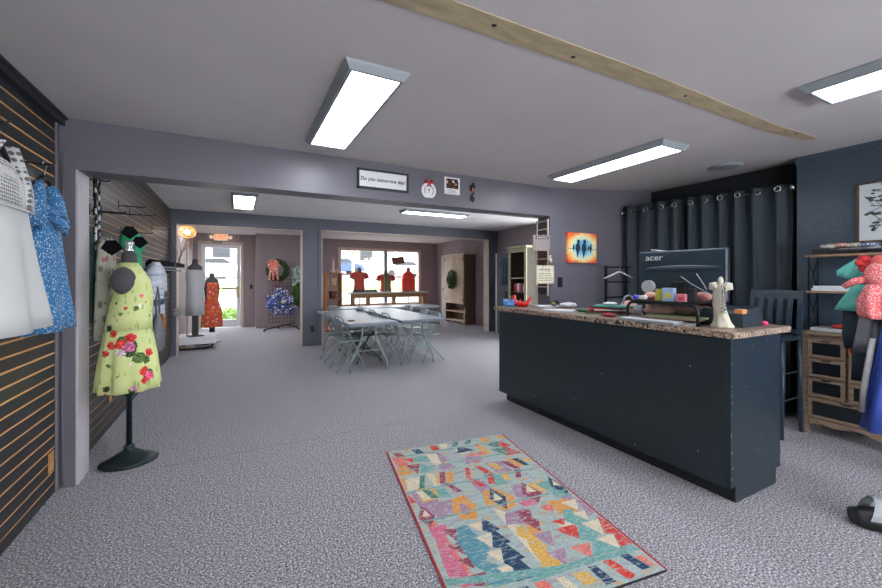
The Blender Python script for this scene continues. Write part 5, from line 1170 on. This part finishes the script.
# ------------------------------------------------------------------ middle room right wall
t_ = thing('olive_cabinet', 'distressed olive open shelf cabinet on the right wall of the middle room', 'cabinet', (0, 0, 0))
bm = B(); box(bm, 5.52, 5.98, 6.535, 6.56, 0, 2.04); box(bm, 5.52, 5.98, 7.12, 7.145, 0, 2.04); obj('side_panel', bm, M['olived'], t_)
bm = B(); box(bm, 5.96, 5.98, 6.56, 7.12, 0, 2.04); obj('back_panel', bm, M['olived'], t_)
bm = B(); box(bm, 5.50, 5.525, 6.53, 6.60, 0, 2.04); box(bm, 5.50, 5.525, 7.08, 7.15, 0, 2.04); box(bm, 5.50, 5.525, 6.6, 7.08, 1.95, 2.04); obj('face_frame', bm, M['olive'], t_)
bm = B(); box(bm, 5.47, 5.99, 6.50, 7.18, 2.04, 2.09, 0, .01); obj('cornice', bm, M['olive'], t_)
for z in (.3, .65, 1.0, 1.36, 1.0): 
    bm = B(); box(bm, 5.51, 5.96, 6.56, 7.12, z, z+.03) if z != 1.0 else box(bm, 5.51, 5.96, 6.56, 7.12, z+.02, z+.05); obj('shelf', bm, M['olive'], t_)
for i, (y, c, h, l) in enumerate(((7.0, '#c9323a', .2, 'red box on the middle shelf of the olive cabinet, leftmost'), (6.9, '#d9dadf', .21, 'white box on the middle shelf of the olive cabinet'), (6.82, '#b8454b', .19, 'dull red box on the middle shelf of the olive cabinet, second from right'), (6.70, '#aeb7c6', .18, 'pale blue grey box on the middle shelf of the olive cabinet, rightmost'))):
    bm = B(); box(bm, -.06, .06, -.04, .04, 0, h, 0, .003); tag(obj('shelf_box', bm, mat('box_'+c[1:], c, .6), None, (5.64, y, 1.051)), l, 'box', 'boxes on the middle shelf of the olive cabinet')
bm = None
for y, l in ((6.88, 'left'), (6.70, 'right')):
    t_ = thing('candle_bottle', 'white bottle with a red top standing low in the olive cabinet, the %s one' % l, 'bottle', (5.64, y, .681))
    bm = B(); lathe(bm, [(.05, 0), (.052, .16), (.03, .2), (.02, .22)], n=18); obj('bottle_body', bm, M['white'], t_)
    bm = B(); lathe(bm, [(.022, .22), (.024, .27), (.035, .29), (.02, .34), (.001, .35)], n=18); obj('bottle_top', bm, mat('cap_red', '#c4242c', .4), t_)
t_ = thing('standing_mirror', 'tall dark panel with a white edge standing left of the olive cabinet', 'mirror', (5.76, 0, 0))
bm = B(); box(bm, 0, .03, 7.28, 7.95, 0, 1.98); obj('panel', bm, M['slate'], t_)
bm = B(); box(bm, -.012, .034, 7.95, 7.985, 0, 1.99); obj('edge_strip', bm, M['white'], t_)
bm = B(); box(bm, -.006, 0, 7.35, 7.62, .3, 1.05); obj('dark_inset', bm, M['glassdark'], t_)
shirt('blue_grey_top', 'small slate blue garment hanging on the dark panel left of the olive cabinet', 5.70, 7.52, 1.86, 1.22, .12, mat('slate_blue_cloth', '#3f5469', .8), sl=.1)

# ------------------------------------------------------------------ far window room
t_ = thing('wardrobe_cabinet', 'pale two door cabinet with a brown side and scalloped foot in the far room', 'cabinet')
bm = B(); box(bm, 5.93, 6.28, 9.75, 9.79, .0, 2.1); box(bm, 5.93, 6.28, 10.92, 10.96, 0, 2.1); box(bm, 6.24, 6.28, 9.79, 10.92, .0, 2.1); obj('side_panel', bm, M['darkwood'], t_)
bm = B(); prism(bm, [(5.93, 9.75, .0), (5.86, 9.75, .0), (5.85, 9.75, .08), (5.90, 9.75, .16), (5.88, 9.75, .26), (5.92, 9.75, .34), (5.93, 9.75, .5)], (0, .04, 0)); obj('scalloped_foot', bm, M['cabwood'], t_)
for y0, y1 in ((9.80, 10.34), (10.36, 10.91)):
    bm = B(); box(bm, 5.895, 5.925, y0, y1, .60, 2.08); 
    for z in (1.3,): box(bm, 5.888, 5.895, y0+.06, y1-.06, .68, 2.0)
    d = obj('door', bm, M['cabwood'], t_)
    bm = B()
    for z in (.72, 1.95): box(bm, 5.88, 5.888, (y0 if y0 < 10 else y1)-.01, (y0 if y0 < 10 else y1)+.015, z-.04, z+.04)
    blob(bm, (5.875, y1-.05 if y0 < 10 else y0+.05, 1.3), .015); obj('hinges_and_knob', bm, M['black'], d)
bm = B(); box(bm, 5.88, 6.28, 9.72, 10.99, 2.08, 2.12, 0, .006); obj('cornice', bm, M['cabwood'], t_)
for z in (.06, .34):
    bm = B(); box(bm, 5.92, 6.24, 9.79, 10.92, z, z+.025); obj('shelf', bm, M['cabwood'], t_)
def wreath(name, label, c, R, r, axis, m, n=500, seed=1, sz=1):
    t_ = thing(name, label, 'wreath', c); random.seed(seed); bm = B()
    for _ in range(n):
        a = random.uniform(0, 2*PI); q = random.uniform(0, 2*PI); rr = r*random.uniform(.5, 1)
        p = Vector(((R+rr*math.cos(q))*math.cos(a), rr*math.sin(q), (R+rr*math.cos(q))*math.sin(a)))
        if axis == 'x': p = Vector((p.y, p.x, p.z))
        u = Vector([random.gauss(0, 1) for _ in range(3)]).normalized()*.04*sz; w_ = u.cross(Vector([random.gauss(0, 1) for _ in range(3)])).normalized()*.014*sz
        bm.faces.new([bm.verts.new(x) for x in (p-u, p+w_, p+u, p-w_)])
    obj('leaves', bm, m, t_); bm = B(); tube(bm, [((R*math.cos(a), 0, R*math.sin(a)) if axis == 'y' else (0, R*math.cos(a), R*math.sin(a))) for a in [2*PI*k/24 for k in range(25)]], r*.55, 8); obj('ring_core', bm, m, t_); return t_
M['pine'] = mat('pine_green', '#3c5a35', .8, var=.3, ns=20); M['fern'] = mat('fern_green', '#5f7f45', .8, var=.3, ns=20)
t_ = thing('greenery_swag', 'green leaf swag with a pale bow hanging on the cabinet doors', 'swag', (5.80, 10.36, 1.33)); bm = B(); random.seed(4); leafclump(bm, (0, 0, 0), .28, 520, (.3, .6, 1.05), sz=1.7); obj('leaves', bm, M['fern'], t_)
bm = B()
for i in range(5): blob(bm, (-.05, random.uniform(-.1, .1), .2+random.uniform(-.06, .06)), .04, (1, 1, 1), 0, 2, .1)
obj('pale_flowers', bm, mat('dusty_lilac', '#8f7f8f', .8), t_)
# bench shelf in front of the window
t_ = thing('display_bench', 'long wooden display bench in front of the shop window', 'bench', (0, 0, 0))
bm = B(); box(bm, 2.84, 5.32, 10.98, 11.34, .925, .96, 0, .004); obj('top', bm, M['white'], t_)
bm = B(); box(bm, 2.88, 5.28, 11.0, 11.03, .80, .925); obj('front_rail', bm, M['bench'], t_)
for x in (2.9, 3.35, 4.15, 5.16):
    bm = B(); box(bm, x, x+.1, 11.03, 11.13, 0, .925); obj('leg', bm, M['bench'], t_)
t_ = thing('sunglasses_tray', 'row of dark rounded goods in a tray on the display bench', 'tray', (3.33, 11.12, .961))
bm = B(); box(bm, -.38, .38, -.09, .09, 0, .02, 0, .004); obj('tray_base', bm, M['black'], t_)
for i in range(6):
    bm = B(); tube(bm, arc((-.3+i*.12, 0, .02), .05, 0, PI, 8), .016, 6); blob(bm, (-.3+i*.12, 0, .045), .035, (1, .4, .9)); obj('dark_item', bm, M['black'], t_)
bm = B(); box(bm, -.22, .22, -.08, .08, 0, .035, 0, .006); tag(obj('wooden_tray', bm, M['bench'], None, (4.72, 11.12, .961)), 'low brown wooden tray on the right part of the display bench', 'tray')
def bust(label, x, y, z0, z1, hw, m, glabel, gname='window_top', sleeve=True, cape=False):
    t_ = thing('torso_form', label, 'mannequin', (x, y, 0), 0, 'torso forms in the shop window')
    bm = B(); lathe(bm, [(.16, 0), (.16, .015), (.02, .03), (.014, .04), (.014, z0+.1)], n=20); obj('stand', bm, M['black'], t_)
    bm = B(); garment(bm, [(z0+.06, 0, hw*.5, .08, 0, 0), (z0+.3, 0, hw*.55, .09, 0, 0), (z1-.06, 0, hw*.62, .08, 0, 0), (z1-.01, 0, hw*.3, .055, 0, 0), (z1+.10, 0, .055, .05, 0, 0), (z1+.13, 0, .03, .03, 0, 0)], n=28); obj('torso', bm, mat('form_grey_brown', '#6f6a66', .7), t_)
    g = thing(gname, glabel, 'top', (x, y, 0))
    H = z1-z0
    if cape: L = [(z0, .03, hw*.9, .10, 0, .25), (z0+H*.25, 0, hw*.95, .12, 0, .2), (z0+H*.6, 0, hw, .13, 0, .12), (z1-H*.12, 0, hw*.8, .12, 0, .05), (z1-.02, 0, hw*.4, .08, 0, 0), (z1+.01, 0, hw*.2, .06, 0, 0)]
    else: L = [(z0, 0, hw*.72, .11, 0, .15), (z0+H*.4, 0, hw*.62, .105, 0, .08), (z0+H*.75, 0, hw*.68, .105, 0, 0), (z1-.04, 0, hw*.62, .09, 0, 0), (z1, 0, hw*.3, .065, 0, 0)]
    bm = B(); garment(bm, L, 6, x); obj('body', bm, m, g)
    if sleeve:
        for s in (-1, 1):
            bm = B(); tube(bm, [(s*hw*.5, 0, z1-.05), (s*hw*.85, 0, z1-.10), (s*hw*1.0, 0, z1-.2)], [.06, .075, .07], 12); obj('sleeve', bm, m, g)
M['redp'] = print_mat('red_small_print', '#cf5a52', [(['#a33c3a', '#e09c90'], 30, .35, (1, 1, 1))]); M['redc'] = mat('red_sheer', '#e84a3c', .8)
t = base('rainbow_stripes', '#cc4433', .8); v = t.coord(); sp = t.n('ShaderNodeSeparateXYZ'); t.l(v, sp.inputs[0]); mm = t.n('ShaderNodeMath', operation='MULTIPLY_ADD'); t.l(sp.outputs[0], mm.inputs[0]); mm.inputs[1].default_value = 2.2; mm.inputs[2].default_value = .5
cs = ['#c8463f', '#d9703e', '#b94a6a', '#d8a43e', '#2f5e86', '#58a06a', '#d06a38', '#2f4f86', '#c9a04a', '#8f4a86', '#c8463f']
t.l(t.ramp(mm.outputs[0], [(i/len(cs), lin(c)) for i, c in enumerate(cs)], 'CONSTANT'), t.b.inputs['Base Color']); M['rain'] = t.m
bust('dark torso form wearing the red printed top in the window', 3.31, 11.66, .98, 1.57, .24, M['redp'], 'red printed short sleeved top, leftmost in the shop window')
bust('dark torso form wearing the rainbow striped top in the window', 4.16, 11.66, .92, 1.50, .26, M['rain'], 'rainbow striped top in the middle of the shop window')
bust('torso form under the bright red cape in the window', 4.93, 11.66, .85, 1.60, .235, M['redc'], 'bright red loose cape, rightmost in the shop window', sleeve=False, cape=True)
t_ = thing('window_sign', 'brown tilted board hanging high in the right window pane', 'sign', (4.80, YW-.08, 1.97)); bm = B(); box(bm, -.22, .22, -.01, .01, -.12, .12, 0, .004, Matrix.Rotation(-.12, 4, 'Y')); obj('board', bm, mat('sign_brown', '#6d5343', .8), t_)
bm = B(); tube(bm, [(-.15, 0, .12), (0, 0, .29), (.15, 0, .14)], .004, 5); obj('cord', bm, M['black'], t_)
# honey wood shelf left in the window room
t_ = thing('honey_bookcase', 'honey coloured wooden shelf unit just right of the post in the far room', 'shelf', (0, 0, 0))
for x in (1.90, 2.24):
    bm = B(); box(bm, x, x+.03, 9.5, 9.8, 0, 1.5); obj('side_panel', bm, M['honey'], t_)
for z in (.1, .5, .85, 1.17, 1.485):
    bm = B(); box(bm, 1.88, 2.29, 9.49, 9.81, z, z+.025); obj('shelf', bm, M['honey'], t_)
t_ = thing('angel_figurine', 'pink-white figurine with a loop on top of the honey wood shelf', 'figurine', (2.08, 9.62, 1.511)); mw = mat('pinkish_porcelain', '#c9b5b3', .5)
bm = B(); lathe(bm, [(.07, 0), (.06, .04), (.03, .12), (.035, .18), (.02, .22), (.001, .23)], n=18); obj('robe', bm, mw, t_)
bm = B(); blob(bm, (0, 0, .25), .032); tube(bm, [(.035*math.cos(a), 0, .34+.05*math.sin(a)) for a in [2*PI*k/16 for k in range(17)]], .007, 6); tube(bm, [(0, 0, .26), (0, 0, .29)], .008, 6); obj('head_and_halo', bm, mw, t_)
bm = B(); blob(bm, (.1, 0, .05), .05, (1, .7, .9)); blob(bm, (.15, 0, .09), .025); obj('small_lamb', bm, mw, t_)
for z, c, l in ((1.196, '#c9b08f', 'tan basket on the upper shelf of the honey wood unit'), (.876, '#7a4a3c', 'dark brown basket on the middle shelf of the honey wood unit'), (.526, '#d5d6d8', 'white basket on the lower shelf of the honey wood unit')):
    bm = B(); lathe(bm, [(.075, 0), (.095, .17), (.1, .18), (.09, .18), (.07, .01)], n=20); tag(obj('small_basket', bm, mat('basket_'+c[1:], c, .8), None, (2.08, 9.64, z)), l, 'basket')

# ------------------------------------------------------------------ entry
panel_light((-.42, 9.95, 2.6), .5, 1.2, 'panel light on the entry ceiling seen nearly edge-on above the wicker lamp')
t_ = thing('exit_sign', 'lit EXIT sign with two lamp heads above the entry door', 'exit sign', (-.39, YW, 2.50))
bm = B(); box(bm, -.17, .17, -.06, -.001, -.09, .09, 0, .02); obj('housing', bm, emit('exit_housing', '#d8b894', .35), t_)
text('EXIT', .15, emit('exit_red', '#d2552c', .9), t_, (0, -.062, 0), FX, ext=.003, sx=1.0)
for s in (-1, 1):
    bm = B(); blob(bm, (s*.23, -.05, 0), .05, (1, .7, 1)); tube(bm, [(s*.16, -.03, 0), (s*.22, -.04, 0)], .015, 8); obj('lamp_head', bm, emit('exit_lamp', '#e0cbb0', .3), t_)
bm = B(); tube(bm, [(0, 0, 0), (0, 0, -.2)], .015, 8); tag(obj('conduit', bm, M['cream'], None, (.04, YW-.02, 2.6)), 'short pale pipe on the wall right of the EXIT sign', 'pipe')
t_ = thing('wicker_floor_lamp', 'glowing round wicker lamp on a pale pole in the entry', 'lamp', (-.87, 9.15, 0))
bm = B(); lathe(bm, [(.13, 0), (.13, .02), (.02, .035), (.018, .04), (.018, 2.18)], n=20); obj('pole', bm, M['cream'], t_)
M['wick'] = wood('wicker_cane', '#d5ad78', '#f0d4a4', (6, 6, 6), .6); bm = B()
for i in range(12):
    a0 = PI*i/12
    tube(bm, [(.15*math.sin(b_)*math.cos(a0), .15*math.sin(b_)*math.sin(a0), 2.29+.125*math.cos(b_)) for b_ in [2*PI*k/24 for k in range(25)]], .004, 5)
for z in (-.09, -.05, 0, .05, .09):
    r = .15*math.sqrt(max(.05, 1-(z/.125)**2)); tube(bm, [(r*math.cos(a), r*math.sin(a), 2.29+z) for a in [2*PI*k/24 for k in range(25)]], .004, 5)
obj('wicker_shade', bm, M['wick'], t_)
bm = B(); blob(bm, (0, 0, 2.29), .05); obj('bulb', bm, emit('warm_bulb', '#ffd29a', 26), t_)
t_ = thing('white_platform', 'low white display platform on a curved black skid in the entry', 'platform', (-.70, 9.05, 0))
bm = B(); box(bm, -.31, .33, -.32, .32, .11, .25, 0, .006); obj('deck', bm, M['white'], t_)
for y in (-.26, .26):
    bm = B(); tube(bm, [(-.28, y, .02), (.15, y, .02), (.26, y, .04), (.29, y, .11)], .016, 8); tube(bm, [(-.27, y, .02), (-.27, y, .12)], .016, 8); obj('skid', bm, M['blackm'], t_)
def dress_mann(x, y, z0, z1, hem, m, flabel, dlabel, dname, zb=.25, hwb=.15, extra=None, rz=.3):
    t_ = thing('mannequin_stand', flabel, 'mannequin', (x, y, zb), rz)
    bm = B(); box(bm, -.13, .13, -.13, .13, 0, .015, 0, .004); box(bm, -.05, .05, -.03, .03, .015, z0-zb+.2); obj('stand_post', bm, M['black'], t_)
    bm = B(); garment(bm, [(z0-zb+.1, 0, .1, .08, 0, 0), (z1-.4-zb, 0, .12, .09, 0, 0), (z1-.12-zb, 0, .15, .09, 0, 0), (z1+.06-zb, 0, .12, .07, 0, 0), (z1+.11-zb, 0, .05, .05, 0, 0), (z1+.2-zb, 0, .045, .045, 0, 0), (z1+.21-zb, 0, .02, .02, 0, 0)], n=28); obj('torso', bm, M['form'], t_)
    g = thing(dname, dlabel, 'dress', (x, y, 0), rz); H = z1-z0
    bm = B(); garment(bm, [(z0, 0, hem, hem*.8, 0, .08), (z0+H*.35, 0, hem*.93, hem*.72, 0, .05), (z0+H*.6, 0, hwb*.92, .11, 0, 0), (z0+H*.85, 0, hwb, .11, 0, 0), (z1-.04, 0, hwb*.98, .10, 0, 0), (z1, 0, hwb*.9, .09, 0, 0)], 6, 1); obj('body', bm, m, g); return g
dress_mann(-.72, 8.9, .66, 1.54, .165, mat('pale_grey_dress', '#b4b5b9', .85, var=.03, ns=4), 'dark mannequin on the white platform wearing the grey dress', 'plain pale grey dress on the mannequin on the white platform', 'grey_dress', hwb=.16)
M['orangef'] = print_mat('orange_floral', '#e4634a', [(['#ea9a5a', '#d94a62', '#c9b85c', '#efc4b4'], 17, .38, (1, 1, 1))])
dress_mann(-.48, 9.75, .33, 1.28, .21, M['orangef'], 'mannequin in the orange floral dress behind the grey one', 'orange red floral dress behind the white platform', 'orange_dress', zb=0.0, hwb=.13)
# wreath stand with wreaths
t_ = thing('wreath_rack', 'black wire grid rack on wheeled feet in the entry', 'rack', (1.0, 11.25, 0), 0)
bm = B()
for i in range(8): tube(bm, [(-.25+.09*i, 0, .15), (-.25+.09*i, 0, 1.82)], .004, 5)
for i in range(18): tube(bm, [(-.25, 0, .2+.095*i), (.42, 0, .2+.095*i)], .004, 5)
obj('wire_grid', bm, M['blackm'], t_)
bm = B(); tube(bm, [(-.38, -.35, .05), (.2, .05, .12), (.42, .1, .12)], .014, 8); tube(bm, [(.0, .2, .05), (.2, .0, .12), (.45, -.28, .05)], .014, 8); obj('feet', bm, M['blackm'], t_)
for x, y in ((-.38, -.35), (.45, -.28), (0, .2)):
    bm = B(); blob(bm, (x, y, .03), .03); obj('caster', bm, M['black'], t_)
wr = wreath('pine_wreath', 'green pine wreath with a coral bow hanging on the wire rack', (.96, 11.15, 1.58), .23, .07, 'y', M['pine'], 900, 3)
t_ = thing('coral_bow', 'coral and white striped ribbon bow tied on the pine wreath', 'bow', (.84, 11.02, 1.72)); t_.scale = (1.2, 1, 1.2); mb = print_mat('coral_ribbon', '#e58a74', [(['#f3ddd2'], 22, .36, (1, 1, 1))]); bm = B(); random.seed(8)
for i in range(9):
    a = PI*2*i/9; tube(bm, [(0, 0, 0), (.10*math.cos(a+.25), -.04, .10*math.sin(a+.25)), (.13*math.cos(a), -.02, .12*math.sin(a)), (.10*math.cos(a-.25), -.04, .10*math.sin(a-.25)), (0, 0, 0)], .018, 6)
for x in (-.06, .0, .07): tube(bm, [(0, -.02, 0), (x, -.04, -.15), (x*1.3, -.03, -.32)], .024, 6)
obj('ribbon_loops', bm, mb, t_)
t_ = thing('blue_mesh_wreath', 'large blue and white ruffled mesh wreath low on the wire rack', 'wreath', (1.02, 11.08, .75)); t_.scale = (1.12, 1, 1.1); mb = print_mat('blue_white_ribbon', '#5468b4', [(['#eef0f6', '#c5cdea'], 16, .45, (1, 1, 1))]); bm = B(); random.seed(9)
for i in range(90):
    a = random.uniform(0, 6.28); R = random.uniform(.10, .29); c = Vector((R*math.cos(a)*1.12, random.uniform(-.08, .04), R*math.sin(a)*.95)); s = .07; q = random.uniform(0, 6)
    tube(bm, [c, c+Vector((s*math.cos(q), -.05, s*math.sin(q))), c+Vector((s*math.cos(q+1.3), -.03, s*math.sin(q+1.3))), c], .027, 6)
obj('mesh_ruffles', bm, mb, t_)
bm = B(); tube(bm, [(.02, -.13, .02), (.06, -.14, .0), (.10, -.13, .02)], .045, 10); obj('white_centre', bm, M['white'], t_)
t_ = thing('red_berry_pick', 'small red and white hanging ornament between the two wreaths', 'ornament', (.92, 11.12, 1.24)); bm = B(); random.seed(6)
for i in range(14): blob(bm, (random.uniform(-.05, .09), 0, random.uniform(-.1, .1)), .025, (1, 1, 1), 0, 1)
obj('berries', bm, print_mat('berry_mix', '#a34a48', [(['#d8c8c0', '#7d8a5a'], 20, .4, (1, 1, 1))]), t_)
t_ = thing('teal_garland', 'white and teal garland hanging at the right of the wire rack', 'garland', (1.42, 11.18, 1.5)); bm = B(); random.seed(2)
for i in range(46): blob(bm, (random.uniform(-.09, .14), random.uniform(-.05, .05), random.uniform(-.32, .2)), .045, (1, .7, 1), 0, 1, .1)
obj('mesh_balls', bm, print_mat('teal_white_mesh', '#b9cfca', [(['#2f8f86', '#dfe8e4'], 14, .35, (1, 1, 1))]), t_)
t_ = thing('green_garland', 'dark green leafy garland right of the blue mesh wreath', 'garland', (1.50, 11.2, .95)); bm = B(); random.seed(3); leafclump(bm, (0, 0, 0), .34, 900, (.55, .4, 1), sz=1.6); obj('leaves', bm, M['fern'], t_)
